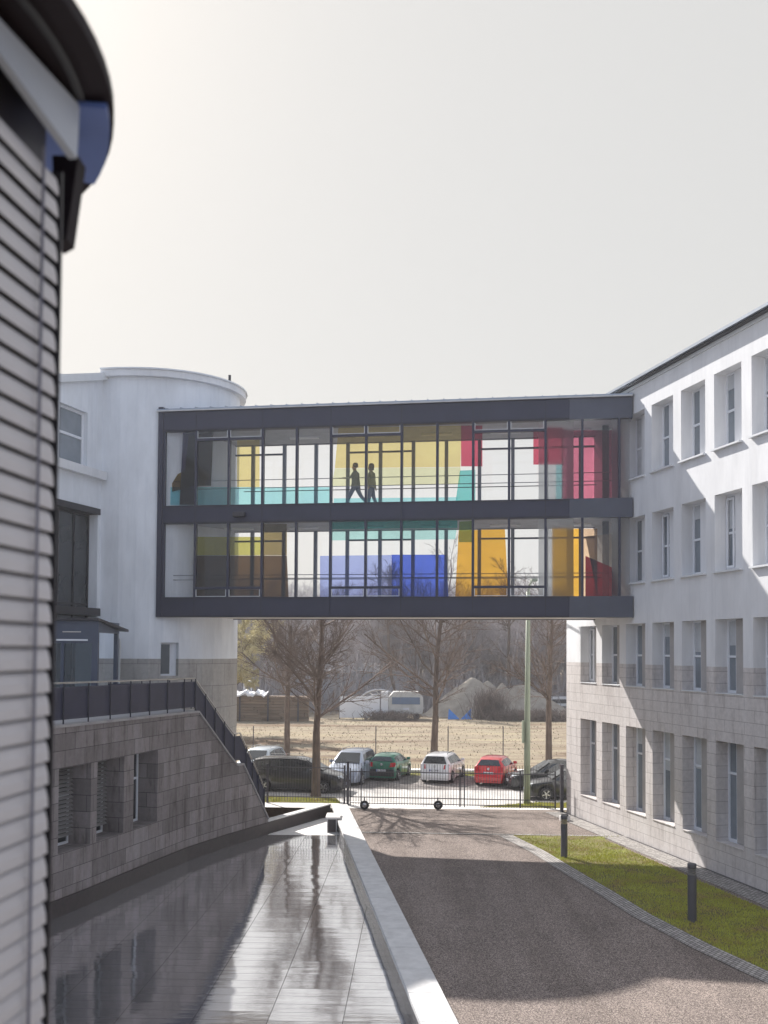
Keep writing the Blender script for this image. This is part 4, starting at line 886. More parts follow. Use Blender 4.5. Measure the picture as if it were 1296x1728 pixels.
    # glass following the surface
    def surf(x, k):                                                 # point k of the section at x
        zt, zb, wf, rf_ = interp(x); w_ = hw*wf; r2 = hw*rf_*(1 if zt-zb > .3 else 1.25); zr = zt-.05 if zt-zb > .2 else (zt+zb)/2
        return {'belt': Vector((x, w_*.975, zb)), 'edge': Vector((x, r2+(w_*.97-r2)*.06 if zt-zb > .2 else w_*.90, zr)), 'top': Vector((x, r2*.82, zt-.012))}[k]
    def glass(nm, quad, ins=.06, off=.010, mat='carglass', lift=0):
        q = [Vector(p) for p in quad]; nrm = (q[1]-q[0]).cross(q[3]-q[0]).normalized(); c = sum(q, Vector())/4
        if nrm.dot(c-Vector((c.x*.6, 0, .6))) < 0: nrm = -nrm
        qq = [p+(c-p).normalized()*min(ins*1.4, (c-p).length*.4)+nrm*off for p in q]; return MB().hexa(qq, -nrm*.008).build(nm, mat, t)
    X = xs
    xb0, xb1 = X[4], X[5]; tA = surf(xb0, 'edge'); tB = surf(xb1, 'edge')
    zt0, zb0 = interp(xb0)[:2]; zt1 = interp(xb1)[0]
    wsq = [Vector((xb0+.02, -hw*.80, zt0+.0)), Vector((xb0+.02, hw*.80, zt0+.0)), Vector((xb1, hw*pr_[5][4]*.93, zt1-.015)), Vector((xb1, -hw*pr_[5][4]*.93, zt1-.015))]
    glass('windscreen', wsq, .03, .022)
    r0, r1 = X[9], X[10]; zr0, zr1 = interp(r0)[0], interp(r1)[0]
    rw = [Vector((r1, -hw*.78, zr1+.02)), Vector((r1, hw*.78, zr1+.02)), Vector((r0, hw*pr_[9][4]*.93, zr0-.02)), Vector((r0, -hw*pr_[9][4]*.93, zr0-.02))]
    glass('rear_window', rw, .03, .022)
    # side windows: front, rear (and quarter for long roofs)
    cuts = [xb1+.28*(xb0-xb1), -L*.04, -L*.27] + ([r0+.10] if kind in ('wagon', 'mpv') else [r0+.02])
    for sgn in (-1, 1):
        for a, b in zip(cuts, cuts[1:]):
            def pt(x, u):
                A, B = surf(x, 'belt'), surf(x, 'edge'); p = A+(B-A)*u; return Vector((p.x, p.y*sgn, p.z))
            ub = 0.06; ut = .90
            q = [pt(a, ub), pt(b, ub), pt(b, ut), pt(a, ut)]
            if a == cuts[0]: q[3] = pt(a-.28*(xb0-xb1)-.05, ut); q[0] = pt(min(a+.25, xb0-.05), .12)
            c = sum(q, Vector())/4; out = Vector((0, sgn, .25)).normalized(); qq = [p+(c-p).normalized()*.035+out*.012 for p in q]
            MB().hexa(qq, -out*.008).build('side_window', 'carglass', t)
    # wheels
    for xw in (xf, xr):
        for sgn in (-1, 1):
            fr = Matrix.Translation((xw, sgn*(hw-.10), wr)); m = MB(); m.lathe([(.15, -.09), (.27, -.1), (wr-.01, -.08), (wr, -.04), (wr, .04), (wr-.01, .08), (.27, .1), (.15, .09)], (0, 0, 0), 'Y', 26, fr); wo_ = m.build('wheel', 'tyre', t, smooth=True)
            m = MB(); y = sgn*.085
            m.lathe([(.185, y-sgn*.03), (.212, y), (.20, y+sgn*.02), (.185, y-sgn*.01)], (0, 0, 0), 'Y', 26, fr)
            for k in range(rimspk):
                a = 2*math.pi*k/rimspk+.3; rot = fr @ Matrix.Rotation(a, 4, 'Y'); m.box((.02, min(y-.01, y+.01), -.028), (.2, max(y-.01, y+.01), .028), rot)
            m.lathe([(.045, y-.014), (.04, y+sgn*.014)], (0, 0, 0), 'Y', 12, fr); m.build('rim', 'rim', wo_)
            wl = MB(); wl.lathe([(.30, -.16), (Ra-.003, -.16), (Ra-.003, .07), (.30, .0)], (0, 0, 0), 'Y', 22, Matrix.Translation((xw, sgn*(hw-.13), wr)))
            wl.v = [p for p in wl.v]; 
    ub_ = MB(); ub_.box((-L/2+.25, -hw*.80, .19), (L/2-.25, hw*.80, .55)); ub_.build('underbody', 'trim', t)
    # lights, bumpers, plates
    rx = -L/2
    for sgn in (-1, 1):
        fzc = pr_[2][1]-.08; o = MB(); y0, y1 = sgn*hw*.50, sgn*hw*.90
        o.hexa([Vector((L/2-.035, y0, fzc-.09)), Vector((L/2-.17, y1, fzc-.06)), Vector((L/2-.26, y1, fzc+.05)), Vector((L/2-.13, y0, fzc+.04))], Vector((-.02, 0, .02)) if 0 else Vector((.02, 0, .025))); o.build('headlight', 'lamp_white', t)
        zc = pr_[10][1]-.10
        lo_, hi_ = (.80, 1.02) if kind != 'mpv' else (.85, 1.15)
        o = MB(); o.hexa([Vector((rx+.045, sgn*hw*.56, lo_-.04)), Vector((rx+.10, sgn*hw*.92, lo_-.02)), Vector((rx+.17, sgn*hw*.92, hi_-.02)), Vector((rx+.12, sgn*hw*.60, hi_-.04))], Vector((-.03, 0, .005))); o.build('tail_light', 'lamp_red', t)
        o = MB(); o.box((xb1+.30*(xb0-xb1)+.0, sgn*(hw-.02) if sgn > 0 else -hw-.17, interp(xb0)[1]+.06), (xb1+.30*(xb0-xb1)+.13, hw+.17 if sgn > 0 else -hw+.02, interp(xb0)[1]+.20)); o.build('mirror', bodym, t, bev=.03)
        for hx in (-L*.01, -L*.25):
            o = MB(); zz = interp(hx)[1]-.14; o.box((hx, sgn*(hw+.0)-.012, zz), (hx+.17, sgn*(hw+.0)+.012, zz+.03)); o.build('door_handle', 'trim' if not two else 'trim', t)
    bmat = 'trim' if trimlow else bodym
    o = MB(); o.box((L/2-.10, -hw*.78, .24), (L/2+.035, hw*.78, .46)); o.build('bumper', bmat, t, bev=.04)
    o = MB(); o.box((rx-.035, -hw*.86, .28), (rx+.12, hw*.86, .52 if not trimlow else .66)); o.build('bumper', bmat, t, bev=.04)
    o = MB(); o.box((L/2+.012, -hw*.40, .53), (L/2+.028, hw*.40, .64)); o.box((L/2+.04, -hw*.5, .26), (L/2+.048, hw*.5, .36)); o.build('grille', 'trim', t)
    pz = .66 if not trimlow else .55
    for (xx, sg, zz) in ((rx-.045 if trimlow else rx-.012, -1, pz-.02), (L/2+.052, 1, .40)):
        o = MB(); a, b = sorted((xx, xx+sg*.012)); o.box((a, -.26, zz), (b, .26, zz+.115)); po = o.build('number_plate', 'plate', t)
        m = MB(); a, b = sorted((xx+sg*.0125, xx+sg*.016))
        for (y0, y1, z0, z1) in ((-.18, -.17, .02, .09), (-.17, -.15, .08, .09), (-.17, -.15, .05, .06), (-.12, -.11, .02, .09), (-.11, -.08, .02, .03), (-.04, -.02, .045, .055), (.01, .02, .02, .09), (.04, .05, .02, .09), (.05, .07, .02, .03), (.05, .07, .08, .09), (.07, .08, .02, .09), (.11, .14, .08, .09), (.13, .14, .02, .08), (.17, .2, .02, .03), (.17, .18, .02, .09), (.19, .2, .02, .09)):
            m.box((a, sg*y0 if sg > 0 else -y1, zz+z0), (b, sg*y1 if sg > 0 else -y0, zz+z1))
        m.build('lettering', 'plate_ink', po); m = MB(); m.box((a, min(-sg*.255, -sg*.22), zz+.005), (b, max(-sg*.255, -sg*.22), zz+.11)); m.build('country_band', 'plate_blue', po)
    if badge:
        m = MB(); fr = Matrix.Translation((rx+.035, 0, .90)) @ Matrix.Rotation(R(90), 4, 'Z'); m.lathe([(.062, 0), (.07, .02), (.05, .03), (.045, .025)], (0, 0, 0), 'Y', 16, fr); m.build('badge', 'rim', t)
        m = MB(); fr = Matrix.Translation((L/2-.06, 0, .72)) @ Matrix.Rotation(R(-90), 4, 'Z'); m.lathe([(.07, 0), (.075, .02), (.05, .03)], (0, 0, 0), 'Y', 16, fr); m.build('badge', 'rim', t)
    m = MB(); m.tube([(xr*.8, 0, Hh), (xr*.8-.12, 0, Hh+.16)], .008, 5); m.build('aerial', 'trim', t)
    if kind in ('mpv', 'wagon'):
        for sgn in (-1, 1):
            m = MB(); m.tube([(L*.02, sgn*hw*.64, Hh-.01), (L*.01, sgn*hw*.64, Hh+.05), (-L*.33, sgn*hw*.64, Hh+.04), (-L*.34, sgn*hw*.64, Hh-.02)], .016, 6); m.build('roof_rail', 'trim' if kind == 'wagon' else 'steel', t)
    if kind in ('hatch', 'wagon'):
        m = MB(); m.box((rx+.03, -.22, 1.13), (rx+.06, .2, 1.15)); m.build('wiper', 'trim', t)
    return t
def rear_at(px, py, ang, L):                                       # rear bumper centre at a ground pixel; returns centre of car
    p = G(px, py); return (p.x+math.cos(ang)*L/2, p.y+math.sin(ang)*L/2, 0)
A = R(74)
car('green hatchback with black bumpers, its back to the gate', rear_at(643, 1319, A, 3.6), A, (.012, .16, .10), 3.6, 1.62, 1.40, 'hatch', .3, True)
car('white estate car parked between the green and the red car', rear_at(733, 1323, A, 4.25), A, (.72, .72, .74), 4.25, 1.68, 1.50, 'wagon', .1)
car('red hatchback with a white sunlit roof edge, parked with its back to the gate', rear_at(824, 1328, A-R(2), 3.9), A-R(2), (.55, .012, .018), 3.9, 1.64, 1.46, 'hatch', .1)
p = G(577, 1327); A2 = A+R(180)+R(3)
car('silver blue minivan facing the gate beside the green hatchback', (p.x-math.cos(A2)*2.2, p.y-math.sin(A2)*2.2, 0), A2, (.40, .45, .56), 4.4, 1.78, 1.66, 'mpv', .5)
p = G(428, 1325); car('pale blue car mostly hidden behind the stair railing and the black minivan', (p.x, p.y+3.2, 0), A2, (.50, .56, .62), 4.2, 1.7, 1.62, 'mpv', .4)
p = G(505, 1338); car('black minivan seen from the side behind the fence and the left tree trunk', (p.x-.1, p.y+.75, 0), R(-10), (.012, .012, .016), 4.75, 1.80, 1.68, 'mpv', .2)
p = G(853, 1334); car('black saloon nosing out from behind the white corner, next to the red car', (p.x+2.45, p.y+.95, 0), R(180+6), (.014, .016, .018), 4.5, 1.74, 1.46, 'saloon', .3, rimspk=7)
p = G(886, 1352); car('black car nearest the gate, cut off by the office building corner', (p.x+2.3, p.y+.9, 0), R(180), (.010, .011, .013), 4.3, 1.74, 1.48, 'hatch', .2)
# ================================================================== TREES
def grow(rs, p, d, L_, r_, lvl, out, P):
    n = 4 if lvl < 2 else 3; q = p; rr = r_; dirv = d.copy()
    for i in range(n):
        dirv = (dirv+Vector((rs.gauss(0, 1), rs.gauss(0, 1), rs.gauss(0, 1)))*P['wob']*(.4 if lvl == 0 else 1)+Vector((0, 0, P['up'] if lvl else .0))).normalized()
        q2 = q+dirv*(L_/n); r2 = max(rr*P['tap'], P['rmin']); out[0 if lvl == 0 else 1].append((q, q2, rr, r2)); 
        if lvl < P['lv']:
            k = P['kids'][lvl]
            if lvl == 0 and i < P.get('skip', 1): k = 0
            for c in range(k):
                u = rs.random(); a = rs.uniform(0, 6.283); sp = P['ang'][lvl]*rs.uniform(.75, 1.25)
                ax = dirv.orthogonal().normalized(); ax = Matrix.Rotation(a, 3, dirv) @ ax
                nd = (dirv*math.cos(sp)+ax*math.sin(sp)).normalized(); grow(rs, q+(q2-q)*u, nd, L_*P['len'][lvl]*rs.uniform(.7, 1.15)*(1-.5*i/n*(1 if lvl == 0 else .6)), r2*P['rr'][lvl], lvl+1, out, P)
        q, rr = q2, r2
def segs_mesh(segs, n=4):
    a = np.array([list(s[0])+list(s[1]) for s in segs]); r0 = np.array([s[2] for s in segs]); r1 = np.array([s[3] for s in segs])
    p, q = a[:, :3], a[:, 3:]; t = q-p; t /= np.linalg.norm(t, axis=1)[:, None]+1e-9; ref = np.where(np.abs(t[:, 2:3]) > .9, [[1., 0, 0]], [[0, 0, 1.]]); u = np.cross(t, ref); u /= np.linalg.norm(u, axis=1)[:, None]; w_ = np.cross(t, u)
    V = []
    for (c, r) in ((p, r0), (q+t*r1[:, None]*.3, r1)):
        for k in range(n): an = 2*math.pi*k/n; V.append(c+(u*math.cos(an)+w_*math.sin(an))*r[:, None])
    V = np.stack(V, 1); m = len(segs); base = np.arange(m)[:, None]*2*n; Fc = []
    for k in range(n): k2 = (k+1) % n; Fc.append(np.concatenate([base+k, base+k2, base+n+k2, base+n+k], 1))
    return V.reshape(-1, 3), np.stack(Fc, 1).reshape(-1, 4)
def np_mesh(name, V, Fc, mat, parent=None, smooth=True):
    k = Fc.shape[1]; me = bpy.data.meshes.new(name); me.vertices.add(len(V)); me.vertices.foreach_set('co', V.astype(np.float32).ravel()); me.loops.add(len(Fc)*k); me.loops.foreach_set('vertex_index', Fc.astype(np.int32).ravel()); me.polygons.add(len(Fc)); me.polygons.foreach_set('loop_start', np.arange(len(Fc))*k); me.polygons.foreach_set('loop_total', np.full(len(Fc), k))
    me.update(calc_edges=True); me.materials.append(M[mat])
    if smooth: me.polygons.foreach_set('use_smooth', [True]*len(Fc))
    o = bpy.data.objects.new(name, me); C.objects.link(o)
    if parent: o.parent = parent
    return o
def bare_tree(label, loc, seed, h=11, fork=3.2, r=.17, P=None, lean=0, grp='bare trees around the car park', buds=None):
    rs = random.Random(seed); t = thing('bare_tree', label, 'tree', loc, rs.uniform(0, 6), grp)
    P = P or dict(wob=.085, up=.05, tap=.87, rmin=.0055, lv=4, kids=(4, 2, 2, 2), ang=(1.05, .62, .65, .7), len=(.80, .55, .52, .5), rr=(.46, .52, .55, .6), skip=0)
    out = ([], []); tr = [(Vector((0, 0, -.1)), Vector((lean*.3, 0, fork*.5)), r*1.15, r), (Vector((lean*.3, 0, fork*.5)), Vector((lean, 0, fork)), r, r*.88)]
    flare = [(Vector((0, 0, -.1)), Vector((0, 0, .25)), r*1.5, r*1.12)]
    grow(rs, Vector((lean, 0, fork)), Vector((.03, 0, 1)).normalized(), (h-fork)*.9, r*.82, 0, out, P)
    V, Fc = segs_mesh(flare+tr+out[0], 8); np_mesh('trunk', V, Fc, 'bark', t); V, Fc = segs_mesh(out[1], 4); np_mesh('branches', V, Fc, 'twig', t)
    return t, out
p = G(533, 1344); tA, oA = bare_tree('largest bare tree, low forked trunk in front of the black minivan', (p.x, p.y, 0), 11, 8.9, 3.0, .20)
p = G(484, 1292); bare_tree('bare tree with a slim straight trunk behind the black minivan', (p.x, p.y, 0), 22, 8.8, 3.9, .17)
p = G(732, 1292); bare_tree('bare tree with a slightly leaning trunk behind the white estate car', (p.x, p.y, 0), 33, 10.8, 2.9, .22, lean=-.1)
p = G(926, 1292); bare_tree('bare reddish tree close to the white corner of the office building', (p.x, p.y, 0), 44, 10.5, 3.6, .19)
p = G(428, 1215); tb, ob = bare_tree('tree with pale yellow blossom beside the grey tower wall', (p.x+.3, 84, 0), 55, 9.5, 1.6, .13, grp=None)
bl = []; rs = random.Random(5)
V = []; Fc = []
for (a, b, r0, r1) in ob[1]:
    if r0 > .02: continue
    for k in range(5):
        c = a+(b-a)*rs.random()+Vector((rs.gauss(0, .05), rs.gauss(0, .05), rs.gauss(0, .05))); s_ = .035*rs.uniform(.6, 1.3); n_ = Vector((rs.gauss(0, 1), rs.gauss(0, 1), rs.gauss(0, 1))).normalized(); u = n_.orthogonal().normalized()*s_; v_ = n_.cross(u)
        i = len(V); V += [c-u-v_, c+u-v_, c+u+v_, c-u+v_]; Fc.append((i, i+1, i+2, i+3))
np_mesh('crown', np.array([list(x) for x in V]), np.array(Fc), 'blossom', tb, False)
# the far wood: hundreds of bare trunks and twigs that read as one mass
protos = []
for sd_ in range(7):
    rs = random.Random(100+sd_); out = ([], []); P = dict(wob=.05, up=.04, tap=.88, rmin=.012, lv=3, kids=(4, 3, 2), ang=(.55, .55, .6), len=(.40, .5, .5), rr=(.5, .6, .6), skip=1)
    grow(rs, Vector((0, 0, 2)), Vector((rs.gauss(0, .04), rs.gauss(0, .04), 1)).normalized(), 16, .13, 0, out, P); V, Fc = segs_mesh([(Vector((0, 0, -.2)), Vector((0, 0, 2)), .17, .13)]+out[0]+out[1], 3); protos.append((V, Fc))
rs = np.random.RandomState(4); VV = []; FF = []; off = 0
for i in range(560):
    y = 118+rs.rand()**1.1*55; x = (rs.rand()-.5)*y*.62-2; V, Fc = protos[rs.randint(7)]; a = rs.rand()*6.283; s_ = .75+.45*rs.rand(); c, s2 = math.cos(a), math.sin(a); W2 = V @ np.array([[c, s2, 0], [-s2, c, 0], [0, 0, 1]])*s_
    if abs(x) > y*.34: continue
    W2[:, 2] *= .62+.001*(y-118); W2 += [x, y, 0]; VV.append(W2); FF.append(Fc+off); off += len(W2)
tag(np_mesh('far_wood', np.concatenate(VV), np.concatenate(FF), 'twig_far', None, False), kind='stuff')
# undergrowth behind and among the trunks
rs = random.Random(77); sg = []
for i in range(15000):
    y = rs.uniform(112, 178); x = rs.uniform(-.33, .33)*y; h = rs.uniform(1, 4.5)*(1 if rs.random() < .7 else 2.0); p0 = Vector((x, y, 0)); p1 = p0+Vector((rs.gauss(0, .5), rs.gauss(0, .5), h*.6)); p2 = p1+Vector((rs.gauss(0, .7), rs.gauss(0, .5), h*.4)); sg += [(p0, p1, .035, .028), (p1, p2, .028, .018)]
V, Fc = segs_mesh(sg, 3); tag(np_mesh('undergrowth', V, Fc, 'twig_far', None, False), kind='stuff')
# a few trunks one can tell apart in front of the wood
for (px, lab, hh, ln) in ((668, 'dark crooked bare tree at the wood edge above the caravan', 17, .9), (842, 'thin bare tree at the wood edge above the gravel heaps', 16, -.3)):
    p = G(px, 1195); PP = dict(wob=.07, up=.03, tap=.90, rmin=.014, lv=3, kids=(3, 3, 3), ang=(.6, .6, .6), len=(.40, .5, .5), rr=(.5, .6, .6), skip=1)
    bare_tree(lab, (p.x, 114, 0), px, hh, 5, .22, PP, ln, grp='bare trees at the wood edge')
# ================================================================== FIELD EDGE: sheds, caravan, tarps, heaps
def timber_fence():
    a = D(395, 1200, 100); b = D(520, 1200, 100); t = thing('timber_stack', 'long low brown timber stack under white sheeting at the left edge of the field', 'timber stack', (a.x, a.y, 0)); L_ = b.x-a.x
    M['timber'] = mk('old_timber', (.22, .16, .11), .9, .35, .8, sc=(.3, 1, 6)); M['sheet'] = mk('white_sheeting', (.75, .75, .76), .6, .12, 1)
    m = MB(); z = 0; rs = random.Random(3)
    for i in range(9):
        x = -3.
        while x < L_: w_ = rs.uniform(1.5, 3); m.box((x, rs.uniform(-.08, .08), z), (min(x+w_-.05, L_), 1.4+rs.uniform(-.05, .05), z+.24)); x += w_
        z += .27
    m.build('boards', 'timber', t)
    m = MB(); n = 24
    for i in range(n):
        x0, x1 = -3+(L_-1+0)*i/n, -3+(L_-1)*(i+1)/n; z0, z1 = 2.46+.14*math.sin(i*1.3)+.08*math.sin(i*2.9), 2.46+.14*math.sin((i+1)*1.3)+.08*math.sin((i+1)*2.9)
        m.hexa([Vector((x0, -.3, z0)), Vector((x1, -.3, z1)), Vector((x1, 1.7, z1+.25)), Vector((x0, 1.7, z0+.25))], Vector((0, 0, .16)))
    m.build('sheeting', 'sheet', t, fix=True)
    m = MB()
    for x in (.5, 3.2, 6.1): m.box((x, -.22, 0), (x+.14, -.1, 2.5))
    m.build('prop', 'fence', t)
timber_fence()
a = D(404, 1170, 103); t_ = thing('site_table', 'small white trestle table standing on the timber stack', 'table', (a.x, 101, 2.75))
m = MB(); m.box((-.2, -.4, .95), (1.6, .8, 1.1)); m.build('top', 'sheet', t_); m = MB()
for x in (-.1, .7, 1.4): m.box((x, -.3, 0), (x+.1, -.2, .95))
m.build('trestle', 'white', t_)
# white board fence panel
a = D(573, 1190, 104); b = D(641, 1190, 104); t_ = thing('site_hoarding', 'plain white site hoarding panel in the middle of the field edge', 'hoarding', (a.x, 104, 0))
MB().box((0, 0, .12), (b.x-a.x, .12, 2.25)).build('board', 'white', t_, bev=.01); m = MB()
for i in range(4): m.box((i*(b.x-a.x)/3-.05, .121, 0), (i*(b.x-a.x)/3+.05, .23, 2.2))
m.build('post', 'fence', t_)
a = D(643, 1190, 105); t_ = thing('cable_drum', 'big grey wheel-like hoop structure behind the white hoarding', 'hoop', (a.x-.2, 107, 0))
for rr_, nm in ((2.7, 'outer_hoop'), (2.2, 'inner_hoop')):
    m = MB(); m.tube([(rr_*math.cos(R(x)), 0, rr_*math.sin(R(x))+.1) for x in range(0, 181, 10)], .09, 6); m.build(nm, 'steel', t_)
    m = MB(); m.tube([(rr_*math.cos(R(x)), 1.2, rr_*math.sin(R(x))+.1) for x in range(0, 181, 10)], .09, 6); m.build(nm, 'steel', t_)
m = MB()
for x in range(10, 180, 16): m.tube([(2.2*math.cos(R(x)), 0, 2.2*math.sin(R(x))+.1), (2.7*math.cos(R(x+8)), .0, 2.7*math.sin(R(x+8))+.1), (2.7*math.cos(R(x+8)), 1.2, 2.7*math.sin(R(x+8))+.1)], .05, 5)
m.build('struts', 'steel', t_)
# caravan
a = D(659, 1190, 104); b = D(711, 1190, 104); Lc = b.x-a.x+.4
t_ = thing('caravan', 'white caravan with a blue window parked behind the field next to the hoarding', 'caravan', (a.x+Lc/2-.2, 105, 0))
prof = [(-Lc/2+.1, .55), (Lc/2-.1, .55), (Lc/2, 1.1), (Lc/2-.05, 2.2), (Lc/2-.5, 2.75), (-Lc/2+.5, 2.75), (-Lc/2+.05, 2.2), (-Lc/2, 1.1)]
m = MB(); n = len(prof); 
for y, fl in ((-1.1, 1), (1.1, -1)):
    ptsf = [(x, y, z) for x, z in prof]; m.face(ptsf[::fl])
for i in range(n): x0, z0 = prof[i]; x1, z1 = prof[(i+1) % n]; m.face([(x0, -1.1, z0), (x0, 1.1, z0), (x1, 1.1, z1), (x1, -1.1, z1)])
m.build('body', mk('caravan_shell', (.50, .50, .48), .6, .15, 1.5), t_, bev=.05)
MB().box((-Lc/2+.35, -1.14, 1.5), (Lc/2-.35, -1.104, 2.2)).build('window', mk('blue_pane', (.10, .16, .26), .1), t_); MB().box((-.3, -1.13, .95), (.3, -1.105, 1.15)).build('number_plate', 'plate', t_)
for x in (-Lc/2+.7, Lc/2-.7): MB().lathe([(.1, -.1), (.33, -.1), (.33, .1), (.1, .1)], (x, -.95, .33), 'Y', 18).build('wheel', 'tyre', t_)
t_ = thing('white_cabinet', 'narrow tall white cabinet between the hoop structure and the caravan', 'cabinet', (a.x-.6, 104.2, 0)); MB().box((-.35, -.3, 0), (.35, .4, 2.75)).build('body', 'white', t_, bev=.02); MB().box((-.3, -.33, .1), (.3, -.302, 2.6)).build('door', 'sillm', t_)
# blue tarps, bushes, small boxes
M['tarp'] = mk('blue_tarp', (.04, .20, .62), .5, .15, 3)
for px, lab, sg in ((766, 'left one of two small blue tarpaulins at the field edge', 1), (787, 'right one of two small blue tarpaulins at the field edge', -1)):
    a = G(px, 1214); m = MB(); rs = random.Random(px)
    m.face([(-.6, 0, 0), (.55, -.1, .05), (.1, .05, .5), (-.5*sg, .25, 1.05)]); m.face([(.55, -.1, .05), (.5, .6, .1), (-.5*sg, .25, 1.05), (.1, .05, .5)]); m.face([(-.6, 0, 0), (-.5*sg, .25, 1.05), (-.5, .6, 0)])
    o = m.build('tarpaulin', 'tarp'); o.location = (a.x, a.y, 0); s_ = o.modifiers.new('s', 'SOLIDIFY'); s_.thickness = .03; tag(o, lab, 'tarpaulin', 'blue tarpaulins at the field edge')
for px, wv, hv, lab in ((784, 1.4, 1.5, 'white frame table beside the blue tarpaulin'), (868, 3.0, 2.2, 'white site box with an open front at the foot of the right gravel heap'), (945, 2.2, 1.9, 'white site box beside the right tree, nearest the office corner')):
    a = G(px, 1205); t_ = thing('site_box', lab, 'box', (a.x, a.y, 0)); MB().box((-wv/2, 0, hv*.45), (wv/2, .8, hv)).build('body', 'sheet', t_, bev=.04); m = MB()
    for x in (-wv/2+.05, wv/2-.17): m.box((x, .05, 0), (x+.12, .17, hv*.449)); m.box((x, .6, 0), (x+.12, .72, hv*.449))
    m.build('legs', 'white', t_); MB().box((-wv/2+.2, -.02, hv*.62), (wv/2-.2, -.002, hv*.85)).build('opening', 'dark_metal', t_)
def heap(label, px, w_, h, Y, seed):
    a = D(px, 1190, Y); rs = np.random.RandomState(seed); n = 40; m = 24; V = []; Fc = []
    ridge = rs.rand(5)*2*math.pi
    for j in range(m):
        for i in range(n):
            u, v_ = i/(n-1)*2-1, j/(m-1)*2-1; r_ = math.hypot(u, v_); z = max(0, 1-r_*1.02)**.95; z += .05*math.sin(7*u+ridge[0])*math.sin(5*v_+ridge[1])*(1-min(r_, 1))+rs.rand()*.012; V.append((u*w_/2, v_*w_*.35, z*h-.05))
    for j in range(m-1):
        for i in range(n-1): Fc.append((j*n+i, j*n+i+1, (j+1)*n+i+1, (j+1)*n+i))
    if 'heapm' not in M: M['heapm'] = mk('gravel_heap', (.32, .28, .23), 1, .2, 1.5, bmp=.8, bs=12)
    o = np_mesh('gravel_heap', np.array(V), np.array(Fc), 'heapm', None, False); o.location = (a.x, Y, 0); tag(o, label, 'heap', 'gravel heaps behind the field'); return o
heap('tallest pointed gravel heap, leftmost of the row', 795, 10.5, 4.35, 111, 1); heap('middle pointed gravel heap behind the bush', 823, 8.5, 3.8, 112, 2); heap('gravel heap with a steep left side, behind the white site box', 846, 6, 3.6, 110, 3); heap('broad rightmost gravel heap beside the right tree', 880, 12, 3.5, 112, 4)
def bush(label, px, w_, h, seed, Y=105):
    a = D(px, 1200, Y); rs = random.Random(seed); sg = []
    for i in range(420):
        p0 = Vector((rs.gauss(0, w_*.22), rs.gauss(0, .6), 0)); p1 = p0+Vector((rs.gauss(0, .35), rs.gauss(0, .3), h*.55*rs.uniform(.5, 1.1))); p2 = p1+Vector((rs.gauss(0, .4), rs.gauss(0, .3), h*.45*rs.uniform(.4, 1.1))); sg += [(p0, p1, .025, .02), (p1, p2, .02, .01)]
    V, Fc = segs_mesh(sg, 3); o = np_mesh('bush', V, Fc, 'twig', None, False); o.location = (a.x, Y, 0); tag(o, label, 'bush', 'bare bushes at the field edge')
bush('round bare brown bush in front of the gravel heaps', 826, 3.6, 3.2, 1); bush('low reddish brush right of the round bush', 872, 6, 1.2, 2, 103); bush('low brush behind the white hoarding and hoop', 655, 5, 1.0, 3, 103); bush('low bare brush left of the office corner', 925, 6, 1.3, 5, 103)
# pale sheds glimpsed in the trees
t_ = thing('pale_shed', 'long pale shed glimpsed between the bare trees above the hoarding', 'shed', (D(620, 1130, 122).x, 122, 0)); MB().box((-9, 0, 0), (5, 5, 4.2)).build('wall', mk('shed_wall', (.42, .44, .48), .8, .1, .5), t_); MB().hexa([Vector((-9.4, -.5, 4.25)), Vector((5.4, -.5, 4.25)), Vector((5.4, 5.5, 5.2)), Vector((-9.4, 5.5, 5.2))], Vector((0, 0, .15))).build('roof', mk('shed_roof', (.36, .37, .40), .5, .1, .5), t_)
# ================================================================== FOREGROUND: blind and canopy of the photographer's own building
br0 = D(86, 560, 3.66); bdir = Vector((.11, 1, 0)).normalized(); bnn = Vector((1, -.11, 0)).normalized()
vb = thing('venetian_blind', 'pale grey slatted outside blind filling the left edge, close to the viewer', 'blind', (br0.x, br0.y, H))
m = MB(); z = H+1.66; k = 0
while z > H-1.75:
    L_ = 1.9; e0 = Vector((br0.x, br0.y, z)); e1 = e0-bdir*L_; prf = [(-.020, .036), (-.004, .036), (.010, .020), (.018, -.010), (.020, -.042)]
    for (o0, z0), (o1, z1) in zip(prf, prf[1:]):
        m.hexa([e1+bnn*o0+Vector((0, 0, z0)), e0+bnn*o0+Vector((0, 0, z0)), e0+bnn*o1+Vector((0, 0, z1)), e1+bnn*o1+Vector((0, 0, z1))], -bnn*.001+Vector((0, 0, -.0015)))
    z -= .0805; k += 1
m.build('slats', 'slat', vb, fix=False)
m = MB()
for dd in (.16, .95):
    c = br0-bdir*dd; m.tube([(c.x+.034, c.y, H-1.8), (c.x+.034, c.y, H+1.72)], .006, 6)
m.build('ladder_cord', 'cord', vb)
m = MB(); c = br0+bdir*.03; m.hexa([Vector((c.x, c.y, H-1.8))-bnn*.05, Vector((c.x, c.y, H-1.8))+bnn*.018, Vector((c.x, c.y, H+1.72))+bnn*.018, Vector((c.x, c.y, H+1.72))-bnn*.05], bdir*.012); m.build('guide_rail', 'dark_metal', vb)
localise(vb)
nb = thing('own_building', 'dark wall edge behind the near slatted blind at the left', 'building', (br0.x-1, br0.y-1, 0))
m = MB(); a = br0-bnn*.045+bdir*.03; b = a-bdir*6; m.hexa([Vector((a.x, a.y, -.3)), Vector((b.x, b.y, -.3)), Vector((b.x, b.y, H+1.9)), Vector((a.x, a.y, H+1.9))], -bnn*.4); m.build('wall', 'dark_metal', nb); localise(nb)
cz = H+1.95; cn = thing('round_canopy', 'dark round canopy edge jutting out above the near blind, top left', 'canopy', (-2.74, 3.35, cz))
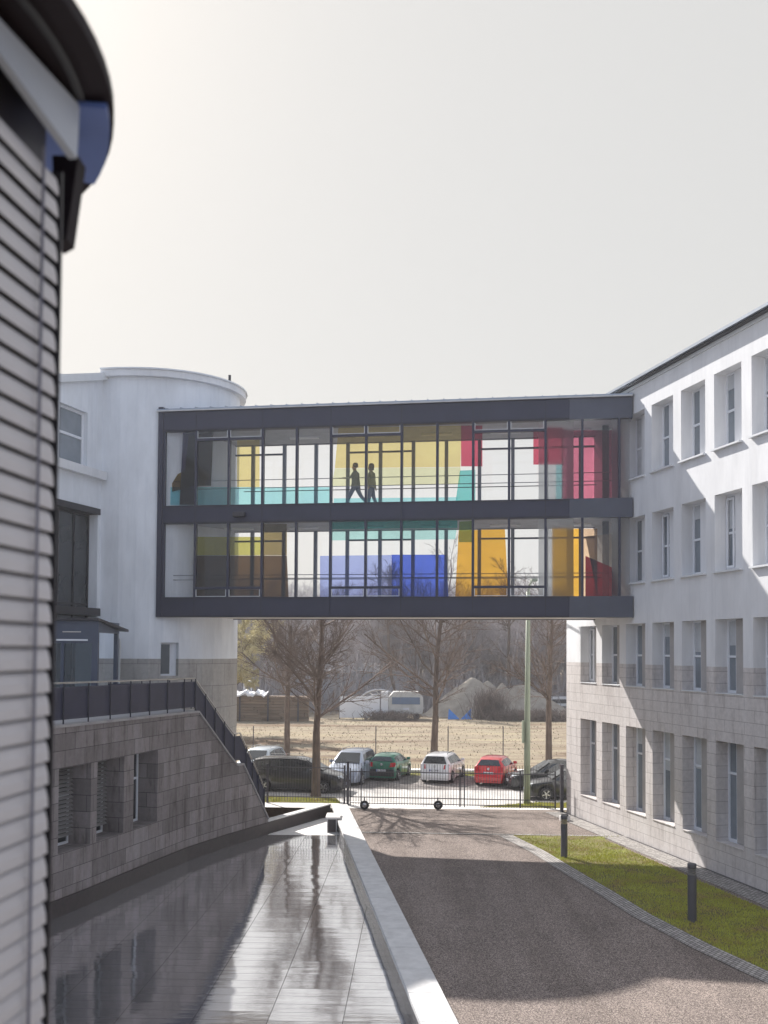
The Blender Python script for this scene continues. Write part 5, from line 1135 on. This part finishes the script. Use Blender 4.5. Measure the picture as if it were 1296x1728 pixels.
MB().lathe([(1.72, .0), (1.78, .01), (1.78, .06)], (0, 0, 0), n=96).build('underside', 'canopy', cn); 
m = MB(); m.lathe([(1.66, -.012), (1.68, -.014), (1.69, -.012)], (0, 0, 0), n=96); m.f = m.f[:-2]; m.uv = m.uv[:-2]; m.build('rim_groove', 'trim', cn)
q0, q1 = D(135, 178, 3.62), D(130, 268, 3.62); m = MB(); q2, q3 = D(-40, 34, 2.95), D(-40, -12, 2.95)
m.hexa([q1, q0, q3, q2], -bnn*.03); hb = m.build('headbox', mk('headbox_metal', (.36, .40, .47), .45, .05), cn)
a = D(98, 262, 3.78); b = D(126, 262, 3.78); c = D(118, 335, 3.78); d_ = D(112, 402, 3.78); e = D(96, 410, 3.78)
m = MB(); m.hexa([D(88, 262, 3.8), D(132, 262, 3.8), D(112, 402, 3.8), D(94, 412, 3.8)], Vector((0, .1, 0))); m.build('bracket', 'canopy', cn)
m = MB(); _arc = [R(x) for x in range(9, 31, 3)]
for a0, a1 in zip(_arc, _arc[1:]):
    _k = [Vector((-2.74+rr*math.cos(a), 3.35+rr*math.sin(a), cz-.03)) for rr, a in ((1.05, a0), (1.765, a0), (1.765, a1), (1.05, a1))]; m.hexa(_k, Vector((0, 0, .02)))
m.build('blue_flare', 'flare_blue', cn)  # blue reflection flare imitated by a coloured band under the canopy
for o in cn.children:
    if o.name.startswith(('headbox', 'bracket', 'blue')): o.matrix_parent_inverse = Matrix.Translation(-Vector(cn.location))
# ================================================================== HAZE
hz = MB(); hz.box((-260, -70, -1.6), (260, 230, 31)); ho = hz.build('haze', 'white'); m = bpy.data.materials.new('haze'); m.use_nodes = True; n = m.node_tree; n.nodes.clear()
o_ = n.nodes.new('ShaderNodeOutputMaterial'); pv = n.nodes.new('ShaderNodeVolumePrincipled'); pv.inputs['Density'].default_value = .0007; pv.inputs['Color'].default_value = (.92, .93, .97, 1); pv.inputs['Anisotropy'].default_value = .3
n.links.new(pv.outputs[0], o_.inputs['Volume']); ho.data.materials.clear(); ho.data.materials.append(m); tag(ho, kind='stuff')
print('OBJECTS', len(bpy.data.objects))
